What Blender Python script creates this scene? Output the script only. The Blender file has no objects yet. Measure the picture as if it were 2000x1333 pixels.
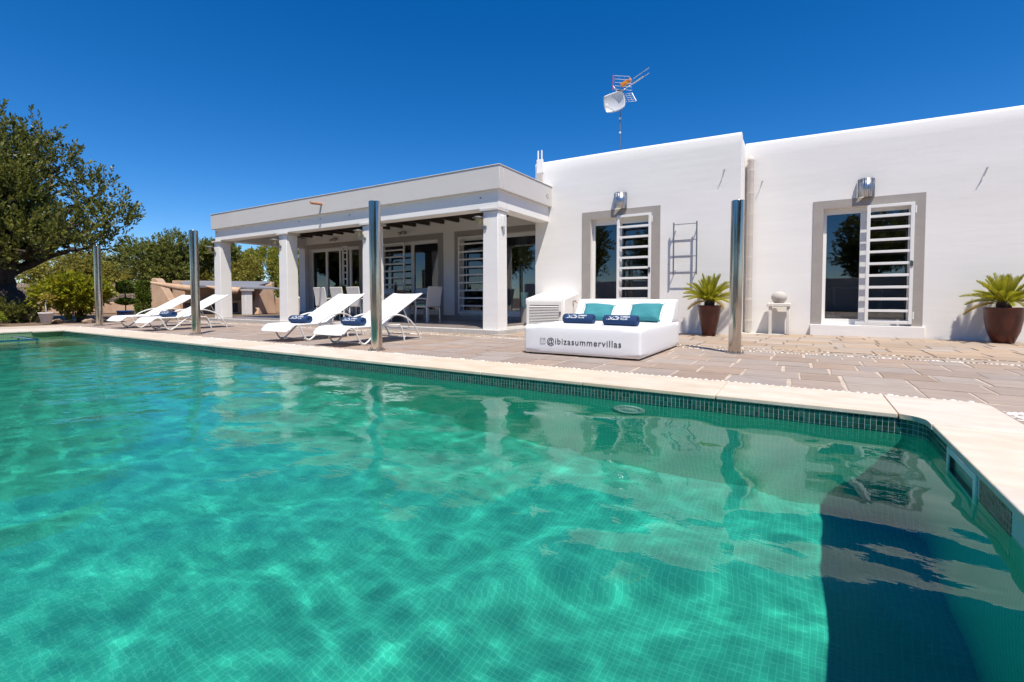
import bpy, math, random
import numpy as np
from mathutils import Vector, Matrix
R = math.radians
random.seed(7)
RNG = np.random.default_rng(11)
SC = bpy.context.scene
COL = SC.collection

# ------------------------------------------------------------------ camera, sky, sun, exposure
cam_d = bpy.data.cameras.new('camera')
cam = bpy.data.objects.new('camera', cam_d)
COL.objects.link(cam)
SC.camera = cam
cam_d.sensor_width = 36
cam_d.lens = 36 * 925.5 / 2000
cam_d.shift_y = -0.026
cam_d.clip_start = 0.02
cam_d.clip_end = 1500
cam.location = (0, 0, 0.68)
cam.rotation_euler = (R(90 - 2.0), 0, R(31.55))

SUN = Vector((0.35, -0.325, 1.0)).normalized()
world = bpy.data.worlds.new('World')
SC.world = world
world.use_nodes = True
wn = world.node_tree
wn.nodes.clear()
w_out = wn.nodes.new('ShaderNodeOutputWorld')
w_bg = wn.nodes.new('ShaderNodeBackground')
w_sky = wn.nodes.new('ShaderNodeTexSky')
w_sky.sky_type = 'NISHITA'
w_sky.sun_disc = False
w_sky.sun_elevation = math.asin(SUN.z)
w_sky.sun_rotation = math.atan2(SUN.x, SUN.y)
w_sky.altitude = 1400
w_sky.air_density = 1.0
w_sky.dust_density = 0.0
w_sky.ozone_density = 6.0
w_hs = wn.nodes.new('ShaderNodeHueSaturation')
w_hs.inputs['Saturation'].default_value = 1.32
w_hs.inputs['Hue'].default_value = 0.505
w_hs.inputs['Value'].default_value = 0.70
wn.links.new(w_sky.outputs[0], w_hs.inputs['Color'])
wn.links.new(w_hs.outputs[0], w_bg.inputs[0])
w_bg.inputs[1].default_value = 0.135
wn.links.new(w_bg.outputs[0], w_out.inputs[0])

sun_d = bpy.data.lights.new('sun', 'SUN')
sun = bpy.data.objects.new('sun', sun_d)
COL.objects.link(sun)
sun_d.energy = 4.0
sun_d.angle = R(0.5)
sun_d.color = (1.0, 0.94, 0.84)
sun.rotation_euler = (-SUN).to_track_quat('-Z', 'Y').to_euler()

SC.view_settings.view_transform = 'Standard'
SC.view_settings.look = 'None'
SC.view_settings.exposure = 0.62
SC.view_settings.gamma = 1
SC.view_settings.use_curve_mapping = False
SC.render.engine = 'CYCLES'
cy = SC.cycles
cy.use_denoising = True
try:
    cy.denoiser = 'OPENIMAGEDENOISE'
    cy.denoising_input_passes = 'RGB_ALBEDO_NORMAL'
except Exception:
    pass
cy.max_bounces = 10
cy.diffuse_bounces = 4
cy.glossy_bounces = 4
cy.transmission_bounces = 8
cy.transparent_max_bounces = 12
cy.sample_clamp_indirect = 6.0
cy.caustics_reflective = False
cy.caustics_refractive = True
sun_d.cycles.is_caustics_light = True

# ------------------------------------------------------------------ helpers
class MB:
    def __init__(s):
        s.v, s.f, s.uv = [], [], []

    def quad(s, p, uv=None):
        n = len(s.v)
        s.v += [tuple(q) for q in p]
        s.f.append(tuple(range(n, n + len(p))))
        s.uv.append(uv or [(0, 0)] * len(p))

    def box(s, x0, x1, y0, y1, z0, z1, skip=''):
        n = len(s.v)
        s.v += [(x0, y0, z0), (x1, y0, z0), (x1, y1, z0), (x0, y1, z0), (x0, y0, z1), (x1, y0, z1), (x1, y1, z1), (x0, y1, z1)]
        F = {'b': (0, 3, 2, 1), 't': (4, 5, 6, 7), 'f': (0, 1, 5, 4), 'r': (1, 2, 6, 5), 'k': (2, 3, 7, 6), 'l': (3, 0, 4, 7)}
        for k, q in F.items():
            if k not in skip:
                s.f.append(tuple(n + i for i in q))
                s.uv.append([(0, 0)] * 4)
        return s

    def grid_loft(s, rings, closed=True, caps=True):
        n = len(s.v)
        m = len(rings[0])
        for r in rings:
            s.v += [tuple(p) for p in r]
        for i in range(len(rings) - 1):
            for j in range(m if closed else m - 1):
                a, b = n + i * m + j, n + i * m + (j + 1) % m
                s.f.append((a, b, b + m, a + m))
                s.uv.append([(0, 0)] * 4)
        if caps and closed:
            s.f.append(tuple(n + j for j in reversed(range(m))))
            s.uv.append([(0, 0)] * m)
            s.f.append(tuple(n + (len(rings) - 1) * m + j for j in range(m)))
            s.uv.append([(0, 0)] * m)
        return s

    def lathe(s, prof, c=(0, 0, 0), seg=28, sx=1, sy=1, caps=True):
        rings = []
        for r, z in prof:
            rings.append([(c[0] + r * sx * math.cos(2 * math.pi * k / seg), c[1] + r * sy * math.sin(2 * math.pi * k / seg), c[2] + z) for k in range(seg)])
        return s.grid_loft(rings, True, caps)

    def tube(s, pts, r, seg=8, caps=True):
        pts = [Vector(p) for p in pts]
        rings = []
        up = Vector((0, 0, 1))
        prev = None
        for i, p in enumerate(pts):
            t = (pts[min(i + 1, len(pts) - 1)] - pts[max(i - 1, 0)]).normalized()
            if prev is None:
                a = t.cross(up)
                if a.length < 1e-3:
                    a = t.cross(Vector((0, 1, 0)))
            else:
                a = prev - t * prev.dot(t)
            a.normalize()
            prev = a
            b = t.cross(a)
            rr = r[i] if isinstance(r, (list, tuple)) else r
            rings.append([p + (a * math.cos(2 * math.pi * k / seg) + b * math.sin(2 * math.pi * k / seg)) * rr for k in range(seg)])
        return s.grid_loft(rings, True, caps)

    def mesh(s, name, smooth=False, bevel=0, angle=35):
        me = bpy.data.meshes.new(name)
        me.from_pydata([tuple(p) for p in s.v], [], s.f)
        uvl = me.uv_layers.new(name='UVMap')
        flat = [c for u in s.uv for p in u for c in p]
        if len(flat) == 2 * len(me.loops):
            uvl.data.foreach_set('uv', flat)
        if smooth:
            me.polygons.foreach_set('use_smooth', [True] * len(me.polygons))
            me.set_sharp_from_angle(angle=R(angle))
        me.update()
        return me

    def build(s, name, m, parent=None, smooth=False, loc=None, bevel=0, seg=2, kind=None, label=None, angle=35, autosmooth=False):
        me = s.mesh(name, smooth or bevel > 0, angle=angle)
        o = bpy.data.objects.new(name, me)
        me.materials.append(m)
        COL.objects.link(o)
        if parent is not None:
            o.parent = parent
        if loc:
            o.location = loc
        if bevel:
            b = o.modifiers.new('Bevel', 'BEVEL')
            b.width = bevel
            b.segments = seg
            b.limit_method = 'ANGLE'
            b.angle_limit = R(40)
        if kind:
            o['kind'] = kind
        if label:
            o['label'] = label
        return o


def smooth_path(pts, n=6):
    P = [Vector(p) for p in pts]
    P = [P[0] * 2 - P[1]] + P + [P[-1] * 2 - P[-2]]
    out = []
    for i in range(1, len(P) - 2):
        for k in range(n):
            t = k / n
            a, b, c, d = P[i - 1], P[i], P[i + 1], P[i + 2]
            out.append(0.5 * ((2 * b) + (c - a) * t + (2 * a - 5 * b + 4 * c - d) * t * t + (3 * b - a - 3 * c + d) * t ** 3))
    out.append(P[-2])
    return out


def thing(name, label, cat, loc=(0, 0, 0), rz=0, group=None):
    o = bpy.data.objects.new(name, None)
    o.empty_display_size = 0.1
    COL.objects.link(o)
    o.location = loc
    o.rotation_euler = (0, 0, rz)
    o['label'] = label
    o['category'] = cat
    if group:
        o['group'] = group
    return o


def tag(o, label, cat, group=None, kind=None):
    o['label'] = label
    o['category'] = cat
    if group:
        o['group'] = group
    if kind:
        o['kind'] = kind
    return o


def copy_tree(o, parent=None, loc=None, rz=None, label=None):
    c = o.copy()
    COL.objects.link(c)
    if parent is not None:
        c.parent = parent
    if loc is not None:
        c.location = loc
    if rz is not None:
        c.rotation_euler = (0, 0, rz)
    if label:
        c['label'] = label
    for ch in o.children:
        copy_tree(ch, c)
    return c


def raw(name, V, F4, m, parent=None, smooth=False, kind=None):
    """fast mesh from numpy arrays of vertices and quads"""
    me = bpy.data.meshes.new(name)
    V = np.asarray(V, dtype=np.float32)
    F4 = np.asarray(F4, dtype=np.int32)
    me.vertices.add(len(V))
    me.vertices.foreach_set('co', V.ravel())
    me.loops.add(F4.size)
    me.loops.foreach_set('vertex_index', F4.ravel())
    me.polygons.add(len(F4))
    me.polygons.foreach_set('loop_start', np.arange(0, F4.size, F4.shape[1], dtype=np.int32))
    me.update(calc_edges=True)
    if smooth:
        me.polygons.foreach_set('use_smooth', np.ones(len(F4), dtype=bool))
    me.materials.append(m)
    o = bpy.data.objects.new(name, me)
    COL.objects.link(o)
    if parent is not None:
        o.parent = parent
    if kind:
        o['kind'] = kind
    return o

# ------------------------------------------------------------------ materials
def nodes_of(name):
    m = bpy.data.materials.new(name)
    m.use_nodes = True
    nt = m.node_tree
    return m, nt, nt.nodes['Principled BSDF'], nt.nodes['Material Output']


def N(nt, t, **kw):
    n = nt.nodes.new(t)
    for k, v in kw.items():
        setattr(n, k, v)
    return n


def mat(name, base, rough=0.6, metal=0.0, var=0.0, vscale=4.0, bump=0.0, bscale=60.0, base2=None, coat=0.0, spec=None, island=0.0, stretch=(1, 1, 1), detail=6, grime=0.0, bdist=0.01):
    m, nt, p, out = nodes_of(name)
    L = nt.links
    p.inputs['Roughness'].default_value = rough
    p.inputs['Metallic'].default_value = metal
    if spec is not None:
        p.inputs['Specular IOR Level'].default_value = spec
    if coat:
        p.inputs['Coat Weight'].default_value = coat
        p.inputs['Coat Roughness'].default_value = 0.15
    tc = N(nt, 'ShaderNodeTexCoord')
    mp = N(nt, 'ShaderNodeMapping')
    mp.inputs['Scale'].default_value = stretch
    geo = N(nt, 'ShaderNodeNewGeometry')
    L.new(geo.outputs['Position'], mp.inputs[0])
    col = None
    b2 = base2 or tuple(c * 0.6 for c in base)
    if var > 0:
        nz = N(nt, 'ShaderNodeTexNoise')
        nz.inputs['Scale'].default_value = vscale
        nz.inputs['Detail'].default_value = detail
        nz.inputs['Roughness'].default_value = 0.6
        L.new(mp.outputs[0], nz.inputs['Vector'])
        rp = N(nt, 'ShaderNodeMapRange')
        rp.inputs[1].default_value = 0.35
        rp.inputs[2].default_value = 0.7
        rp.inputs[3].default_value = 0
        rp.inputs[4].default_value = var
        L.new(nz.outputs[0], rp.inputs[0])
        mx = N(nt, 'ShaderNodeMix', data_type='RGBA')
        L.new(rp.outputs[0], mx.inputs[0])
        mx.inputs[6].default_value = (*base, 1)
        mx.inputs[7].default_value = (*b2, 1)
        col = mx.outputs[2]
    if island > 0:
        oi = N(nt, 'ShaderNodeObjectInfo')
        ad = N(nt, 'ShaderNodeMath', operation='ADD')
        L.new(oi.outputs['Random'], ad.inputs[0])
        L.new(geo.outputs['Random Per Island'], ad.inputs[1])
        fr = N(nt, 'ShaderNodeMath', operation='FRACT')
        L.new(ad.outputs[0], fr.inputs[0])
        mr = N(nt, 'ShaderNodeMapRange')
        mr.inputs[3].default_value = 1 - island
        mr.inputs[4].default_value = 1 + island
        L.new(fr.outputs[0], mr.inputs[0])
        hs = N(nt, 'ShaderNodeHueSaturation')
        L.new(mr.outputs[0], hs.inputs['Value'])
        sm = N(nt, 'ShaderNodeMapRange')
        sm.inputs[3].default_value = 1.25
        sm.inputs[4].default_value = 0.75
        fr2 = N(nt, 'ShaderNodeMath', operation='FRACT')
        ml = N(nt, 'ShaderNodeMath', operation='MULTIPLY')
        ml.inputs[1].default_value = 7.31
        L.new(fr.outputs[0], ml.inputs[0])
        L.new(ml.outputs[0], fr2.inputs[0])
        L.new(fr2.outputs[0], sm.inputs[0])
        L.new(sm.outputs[0], hs.inputs['Saturation'])
        if col:
            L.new(col, hs.inputs['Color'])
        else:
            hs.inputs['Color'].default_value = (*base, 1)
        col = hs.outputs[0]
    if col:
        L.new(col, p.inputs['Base Color'])
    else:
        p.inputs['Base Color'].default_value = (*base, 1)
    if bump > 0:
        nb = N(nt, 'ShaderNodeTexNoise')
        nb.inputs['Scale'].default_value = bscale
        nb.inputs['Detail'].default_value = 5
        L.new(mp.outputs[0], nb.inputs['Vector'])
        bp = N(nt, 'ShaderNodeBump')
        bp.inputs['Strength'].default_value = bump
        bp.inputs['Distance'].default_value = bdist
        L.new(nb.outputs[0], bp.inputs['Height'])
        L.new(bp.outputs[0], p.inputs['Normal'])
    return m


def leaf_mat(name, c1, c2, rough=0.5, trans=0.35):
    m, nt, p, out = nodes_of(name)
    L = nt.links
    geo = N(nt, 'ShaderNodeNewGeometry')
    mx = N(nt, 'ShaderNodeMix', data_type='RGBA')
    L.new(geo.outputs['Random Per Island'], mx.inputs[0])
    mx.inputs[6].default_value = (*c1, 1)
    mx.inputs[7].default_value = (*c2, 1)
    L.new(mx.outputs[2], p.inputs['Base Color'])
    p.inputs['Roughness'].default_value = rough
    p.inputs['Specular IOR Level'].default_value = 0.35
    tr = N(nt, 'ShaderNodeBsdfTranslucent')
    hs = N(nt, 'ShaderNodeHueSaturation')
    hs.inputs['Value'].default_value = 1.5
    L.new(mx.outputs[2], hs.inputs['Color'])
    L.new(hs.outputs[0], tr.inputs[0])
    ms = N(nt, 'ShaderNodeMixShader')
    ms.inputs[0].default_value = trans
    L.new(p.outputs[0], ms.inputs[1])
    L.new(tr.outputs[0], ms.inputs[2])
    L.new(ms.outputs[0], out.inputs[0])
    return m


def glass_mat(name, tint=(0.5, 0.55, 0.58), ior=1.9):
    m, nt, p, out = nodes_of(name)
    L = nt.links
    nt.nodes.remove(p)
    t = N(nt, 'ShaderNodeBsdfTransparent')
    t.inputs[0].default_value = (*tint, 1)
    g = N(nt, 'ShaderNodeBsdfGlossy')
    g.inputs['Roughness'].default_value = 0.0
    g.inputs['Color'].default_value = (0.95, 0.97, 1, 1)
    f = N(nt, 'ShaderNodeFresnel')
    f.inputs[0].default_value = ior
    ms = N(nt, 'ShaderNodeMixShader')
    L.new(f.outputs[0], ms.inputs[0])
    L.new(t.outputs[0], ms.inputs[1])
    L.new(g.outputs[0], ms.inputs[2])
    L.new(ms.outputs[0], out.inputs[0])
    return m


def mosaic_mat(name, c1, c2, grout, pitch=0.0285, rough=0.25, patch=None):
    m, nt, p, out = nodes_of(name)
    L = nt.links
    uv = N(nt, 'ShaderNodeUVMap')
    br = N(nt, 'ShaderNodeTexBrick')
    br.offset = 0
    br.squash = 1
    br.inputs['Scale'].default_value = 1.0
    br.inputs['Brick Width'].default_value = pitch
    br.inputs['Row Height'].default_value = pitch
    br.inputs['Mortar Size'].default_value = 0.0022
    br.inputs['Mortar Smooth'].default_value = 0.1
    br.inputs['Color1'].default_value = (*c1, 1)
    br.inputs['Color2'].default_value = (*c2, 1)
    br.inputs['Mortar'].default_value = (*grout, 1)
    L.new(uv.outputs[0], br.inputs['Vector'])
    L.new(br.outputs['Color'], p.inputs['Base Color'])
    p.inputs['Roughness'].default_value = rough
    bp = N(nt, 'ShaderNodeBump')
    bp.inputs['Strength'].default_value = 0.3
    bp.inputs['Distance'].default_value = 0.002
    bp.invert = True
    L.new(br.outputs['Fac'], bp.inputs['Height'])
    L.new(bp.outputs[0], p.inputs['Normal'])
    return m


M = {}
M['plaster'] = mat('white_plaster', (0.83, 0.805, 0.77), 0.85, var=0.7, vscale=1.0, base2=(0.755, 0.73, 0.695), bump=0.22, bscale=5, stretch=(0.35, 0.35, 2.0), bdist=0.012)
M['fascia'] = mat('warm_grey_fascia_paint', (0.60, 0.57, 0.54), 0.85, var=0.4, vscale=1.5, base2=(0.54, 0.51, 0.48), bump=0.2, bscale=20)
M['taupe'] = mat('taupe_render', (0.37, 0.335, 0.305), 0.9, var=0.6, vscale=5, base2=(0.31, 0.28, 0.255), bump=0.25, bscale=50)
M['white_alu'] = mat('white_lacquered_aluminium', (0.78, 0.77, 0.74), 0.35)
M['white_iron'] = mat('white_painted_iron', (0.79, 0.78, 0.75), 0.4, bump=0.05, bscale=80)
M['glass'] = glass_mat('door_glass')
M['curtain'] = mat('white_curtain', (0.6, 0.6, 0.6), 0.9)
M['dark_curtain'] = mat('dark_curtain', (0.03, 0.025, 0.03), 0.9)
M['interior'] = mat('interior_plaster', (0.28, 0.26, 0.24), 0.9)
M['interior_floor'] = mat('interior_floor', (0.12, 0.09, 0.07), 0.5)
M['rafter'] = mat('dark_stained_timber', (0.055, 0.035, 0.025), 0.6, var=0.6, vscale=6, stretch=(8, 0.6, 8), base2=(0.03, 0.018, 0.012), bump=0.2, bscale=30)
M['porch_floor'] = mat('porch_floor_tile', (0.27, 0.225, 0.20), 0.35, var=0.4, vscale=3, base2=(0.22, 0.18, 0.16), island=0.06)
M['porch_edge'] = mat('pale_edge_stone', (0.55, 0.52, 0.48), 0.7, var=0.4, vscale=8, bump=0.15)
M['coping'] = mat('cream_coping_stone', (0.65, 0.57, 0.47), 0.65, var=0.95, vscale=4.0, base2=(0.55, 0.45, 0.345), bump=0.3, bscale=30, stretch=(.8, 1.6, 1), island=0.04, bdist=0.006)
M['paver'] = mat('mauve_grey_flagstone', (0.35, 0.275, 0.225), 0.8, var=0.8, vscale=5, base2=(0.265, 0.205, 0.17), bump=0.5, bscale=22, island=0.10, stretch=(0.7, 1.6, 1), bdist=0.008)
M['paver_tan'] = mat('tan_flagstone', (0.40, 0.315, 0.245), 0.8, var=0.8, vscale=4, base2=(0.33, 0.25, 0.19), bump=0.5, bscale=22, island=0.10, stretch=(0.7, 1.6, 1), bdist=0.008)
M['joint'] = mat('pale_mortar', (0.56, 0.46, 0.37), 0.95, var=0.7, vscale=5, base2=(0.34, 0.27, 0.21), bump=0.3)
M['joint_tan'] = mat('brown_mortar', (0.22, 0.17, 0.13), 0.95, var=0.6, vscale=14, base2=(0.3, 0.24, 0.18), bump=0.3)
M['pebble'] = mat('white_pebble', (0.72, 0.69, 0.64), 0.6, island=0.12)
M['soil'] = mat('dry_garden_soil', (0.20, 0.13, 0.085), 0.95, var=0.9, vscale=1.3, base2=(0.11, 0.08, 0.045), bump=0.6, bscale=12, bdist=0.03)
M['tile_g'] = mat('dark_green_mosaic', (0.012, 0.075, 0.055), 0.12, island=0.45, spec=0.6)
M['grout'] = mat('pale_grout', (0.50, 0.56, 0.50), 0.9)
M['pool_wall'] = mosaic_mat('scatter_lit_wall_mosaic', (0.04, 0.54, 0.36), (0.035, 0.49, 0.35), (0.10, 0.62, 0.45))  # wall tile colour brightened to stand in for light scattered by the water
M['pool_floor'] = mosaic_mat('scatter_lit_floor_mosaic', (0.026, 0.305, 0.23), (0.024, 0.275, 0.22), (0.046, 0.36, 0.28))  # tile lightened to turquoise: the water's scattered light is put into the colour
M['pool_end'] = mosaic_mat('submerged_end_mosaic', (0.12, 0.26, 0.13), (0.10, 0.22, 0.12), (0.35, 0.45, 0.28))
M['skimmer'] = mat('white_abs_plastic', (0.70, 0.72, 0.70), 0.35)
M['skimmer_in'] = mat('grey_abs_plastic', (0.18, 0.24, 0.21), 0.4)
M['steel'] = mat('polished_stainless', (0.52, 0.455, 0.39), 0.15, metal=1.0, bump=0.14, bscale=7, stretch=(5, 5, 0.6))
M['lamp_steel'] = mat('brushed_lamp_steel', (0.55, 0.55, 0.56), 0.32, metal=1.0)
M['steel_d'] = mat('dark_stainless', (0.35, 0.35, 0.35), 0.25, metal=1.0)
M['iron'] = mat('grey_galvanised_iron', (0.30, 0.30, 0.31), 0.4, metal=0.8)
M['bolt'] = mat('bolt_steel', (0.45, 0.43, 0.4), 0.35, metal=1.0)
M['sling'] = mat('white_sling_fabric', (0.80, 0.80, 0.79), 0.75, bump=0.2, bscale=400, bdist=0.002)
M['lounger_tube'] = mat('white_powder_coated_tube', (0.78, 0.77, 0.73), 0.3)
M['vinyl'] = mat('white_vinyl_upholstery', (0.80, 0.80, 0.81), 0.38, bump=0.12, bscale=3.0, bdist=0.03)
M['navy'] = mat('navy_terry_towel', (0.012, 0.045, 0.13), 0.95, bump=0.6, bscale=350, bdist=0.004, var=0.4, vscale=12, base2=(0.008, 0.03, 0.09))
M['print_white'] = mat('white_print', (0.75, 0.78, 0.8), 0.8)
M['print_dark'] = mat('charcoal_print', (0.05, 0.05, 0.055), 0.6)
M['teal'] = mat('turquoise_cushion_cloth', (0.04, 0.235, 0.26), 0.85, bump=0.3, bscale=200, bdist=0.003)
M['brown_glaze'] = mat('oxblood_glazed_ceramic', (0.10, 0.022, 0.014), 0.3, var=0.9, vscale=9, base2=(0.05, 0.014, 0.010), spec=0.4)
M['blue_glaze'] = mat('blue_glazed_ceramic', (0.008, 0.05, 0.17), 0.12, coat=0.8, var=0.5, vscale=9, base2=(0.005, 0.02, 0.07))
M['white_pot'] = mat('white_painted_pot', (0.80, 0.75, 0.70), 0.6)
M['compost'] = mat('potting_soil', (0.035, 0.022, 0.014), 0.95, bump=0.6, bscale=60)
M['stone_white'] = mat('pale_cast_stone', (0.70, 0.66, 0.60), 0.85, bump=0.3, bscale=50, var=0.4, vscale=8, base2=(0.62, 0.57, 0.50))
M['stone_ball'] = mat('grey_cast_stone', (0.50, 0.46, 0.42), 0.85, bump=0.35, bscale=60, var=0.5, vscale=10, base2=(0.43, 0.39, 0.35))
M['downpipe'] = mat('cream_clay_downpipe', (0.66, 0.60, 0.54), 0.8, var=0.5, vscale=10, base2=(0.56, 0.50, 0.44), bump=0.2)
M['terracotta'] = mat('terracotta_render', (0.56, 0.39, 0.27), 0.92, var=0.9, vscale=2.2, base2=(0.45, 0.28, 0.18), bump=0.5, bscale=16, bdist=0.02)
M['clay'] = mat('clay_spout', (0.45, 0.24, 0.15), 0.85)
M['brushwood'] = mat('brushwood', (0.20, 0.155, 0.12), 0.95, island=0.3)
M['wire'] = mat('fence_wire', (0.25, 0.22, 0.2), 0.5)
M['roof_grey'] = mat('grey_slate_roof', (0.22, 0.22, 0.24), 0.6, var=0.5, vscale=4)
M['black'] = mat('flat_black', (0.012, 0.012, 0.012), 0.5)
M['bark'] = mat('rough_bark', (0.075, 0.055, 0.042), 0.95, var=0.9, vscale=3, stretch=(3, 3, 0.7), base2=(0.03, 0.022, 0.018), bump=0.9, bscale=9, bdist=0.05)
M['bark_pale'] = mat('pale_bark', (0.42, 0.38, 0.34), 0.9, bump=0.3, bscale=30)
M['rock'] = mat('limestone_rock', (0.38, 0.27, 0.19), 0.95, var=0.8, vscale=3, base2=(0.25, 0.18, 0.13), bump=0.6, bscale=14, island=0.2, bdist=0.03)
M['carob'] = leaf_mat('carob_leaves', (0.050, 0.065, 0.012), (0.20, 0.20, 0.04), 0.4, 0.35)
M['tree2'] = leaf_mat('olive_green_leaves', (0.095, 0.125, 0.025), (0.26, 0.26, 0.06), 0.5)
M['hedge'] = leaf_mat('hedge_leaves', (0.15, 0.17, 0.018), (0.36, 0.34, 0.05), 0.55)
M['scrub'] = leaf_mat('scrub_leaves', (0.17, 0.165, 0.025), (0.38, 0.33, 0.07), 0.6)
M['citrus'] = leaf_mat('citrus_leaves', (0.13, 0.16, 0.010), (0.38, 0.35, 0.02), 0.4)
M['topiary'] = leaf_mat('topiary_leaves', (0.08, 0.13, 0.015), (0.20, 0.25, 0.035), 0.5, 0.25)
M['succulent'] = leaf_mat('lime_green_leaves', (0.14, 0.20, 0.012), (0.30, 0.34, 0.03), 0.5)
M['amber'] = leaf_mat('amber_leaves', (0.30, 0.22, 0.03), (0.45, 0.33, 0.06), 0.5)
M['frond'] = leaf_mat('cycad_frond', (0.19, 0.20, 0.010), (0.40, 0.38, 0.03), 0.35, 0.3)
M['frond_dry'] = leaf_mat('yellowed_cycad_frond', (0.38, 0.24, 0.03), (0.45, 0.32, 0.05), 0.5)
M['caudex'] = mat('cycad_trunk', (0.055, 0.035, 0.022), 0.95, bump=0.9, bscale=45, bdist=0.02)
M['wicker'] = mat('white_resin_wicker', (0.66, 0.63, 0.58), 0.7, bump=0.6, bscale=130, bdist=0.004)
M['green_cloth'] = mat('green_seat_cushion', (0.10, 0.30, 0.16), 0.85)
M['table'] = mat('blue_grey_table', (0.30, 0.33, 0.36), 0.5)
M['clear'] = glass_mat('drinking_glass', (0.9, 0.93, 0.93), 1.45)
M['lamp_glass'] = mat('amber_lamp_glass', (0.42, 0.34, 0.14), 0.2, spec=0.6)
M['mint'] = mat('mint_plastic', (0.35, 0.60, 0.50), 0.5)
M['orange'] = mat('orange_plastic', (0.75, 0.25, 0.015), 0.45)
M['red'] = mat('red_plastic', (0.6, 0.06, 0.03), 0.5)
M['dish'] = mat('white_dish_enamel', (0.62, 0.62, 0.63), 0.35)
M['alu'] = mat('bare_aluminium', (0.75, 0.75, 0.75), 0.3, metal=0.9)
M['green_bush'] = M['tree2']

bulb, bnt, bp_, _o = nodes_of('lit_bulb')
bp_.inputs['Emission Color'].default_value = (1, 0.85, 0.55, 1)
bp_.inputs['Emission Strength'].default_value = 2.5
M['bulb'] = bulb

# water
m, nt, p, out = nodes_of('pool_water')
nt.nodes.remove(p)
gl = N(nt, 'ShaderNodeBsdfGlass')
gl.inputs['Roughness'].default_value = 0.0
gl.inputs['IOR'].default_value = 1.333
gl.inputs['Color'].default_value = (0.86, 1.0, 0.97, 1)
nt.links.new(gl.outputs[0], out.inputs[0])
# fine capillary ripples, livelier towards the far end where the breeze reaches the water
w_geo = N(nt, 'ShaderNodeNewGeometry')
w_map = N(nt, 'ShaderNodeMapping')
w_map.inputs['Rotation'].default_value = (0, 0, R(35))
w_map.inputs['Scale'].default_value = (1.0, 2.0, 1.0)
w_n = N(nt, 'ShaderNodeTexNoise')
w_n.inputs['Scale'].default_value = 9.0
w_n.inputs['Detail'].default_value = 3.0
w_sep = N(nt, 'ShaderNodeSeparateXYZ')
w_mr = N(nt, 'ShaderNodeMapRange')
for i_, v_ in ((1, -.3), (2, -5.0), (3, .06), (4, .55)):
    w_mr.inputs[i_].default_value = v_
w_b = N(nt, 'ShaderNodeBump')
w_b.inputs['Distance'].default_value = 0.006
nt.links.new(w_geo.outputs['Position'], w_map.inputs[0])
nt.links.new(w_map.outputs[0], w_n.inputs['Vector'])
nt.links.new(w_geo.outputs['Position'], w_sep.inputs[0])
nt.links.new(w_sep.outputs[0], w_mr.inputs[0])
nt.links.new(w_mr.outputs[0], w_b.inputs['Strength'])
nt.links.new(w_n.outputs[0], w_b.inputs['Height'])
nt.links.new(w_b.outputs[0], gl.inputs['Normal'])
M['water'] = m

# ------------------------------------------------------------------ setting: ground, deck, pool
WZ = -0.115          # water level
PX0, PX1, PY0, PY1 = -13.5, 0.61, -2.8, 3.55
CXO, CYO, CXL = 1.02, 4.18, -14.6     # outer edge of the coping
G = -0.05
g = MB()
B = 600
hx0, hx1, hy0, hy1 = -16.0, 9.0, -7.0, 12.0   # hole filled by the deck slab
for (a, b, c, d) in ((-B, B, hy1, B), (-B, B, -B, hy0), (-B, hx0, hy0, hy1), (hx1, B, hy0, hy1)):
    g.quad([(a, c, G), (b, c, G), (b, d, G), (a, d, G)])
ground = g.build('ground', M['soil'], kind='structure')

g = MB()
SB = -0.005
ox0, ox1, oy0, oy1 = PX0 - .02, PX1 + .02, PY0 - .02, PY1 + .02
for (a, b, c, d, mm) in ((hx0, hx1, oy1, 6.745, 0), (hx0, hx1, hy0, oy0, 0), (hx0, ox0, oy0, oy1, 0), (ox1, hx1, oy0, oy1, 0)):
    g.box(a, b, c, d, -0.2, SB)
deck = g.build('pool_deck', M['joint'], kind='structure')
g = MB()
g.box(hx0, hx1, 6.745, 12.0, -0.2, SB - .002)
terrace = g.build('upper_terrace', M['joint_tan'], kind='structure')


def paver_mesh(w, d, h, seed):
    rr = random.Random(seed)
    mb = MB()
    j = lambda s: rr.uniform(-s, s)
    c = [(j(.012), j(.012)), (w + j(.012), j(.012)), (w + j(.012), d + j(.012)), (j(.012), d + j(.012))]
    mids = []
    out = []
    for i in range(4):
        a, b = c[i], c[(i + 1) % 4]
        out.append(a)
        out.append(((a[0] + b[0]) / 2 + j(.008), (a[1] + b[1]) / 2 + j(.008)))
    cx, cy_ = w / 2, d / 2
    ins = [(x + (cx - x) * .045, y + (cy_ - y) * .045) for x, y in out]
    zt = [h + j(.0012) for _ in out]
    mb.grid_loft([[(x, y, 0) for x, y in out], [(x, y, h - .0015) for x, y in out], [(x, y, z) for (x, y), z in zip(ins, zt)]], True, True)
    return mb


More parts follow.
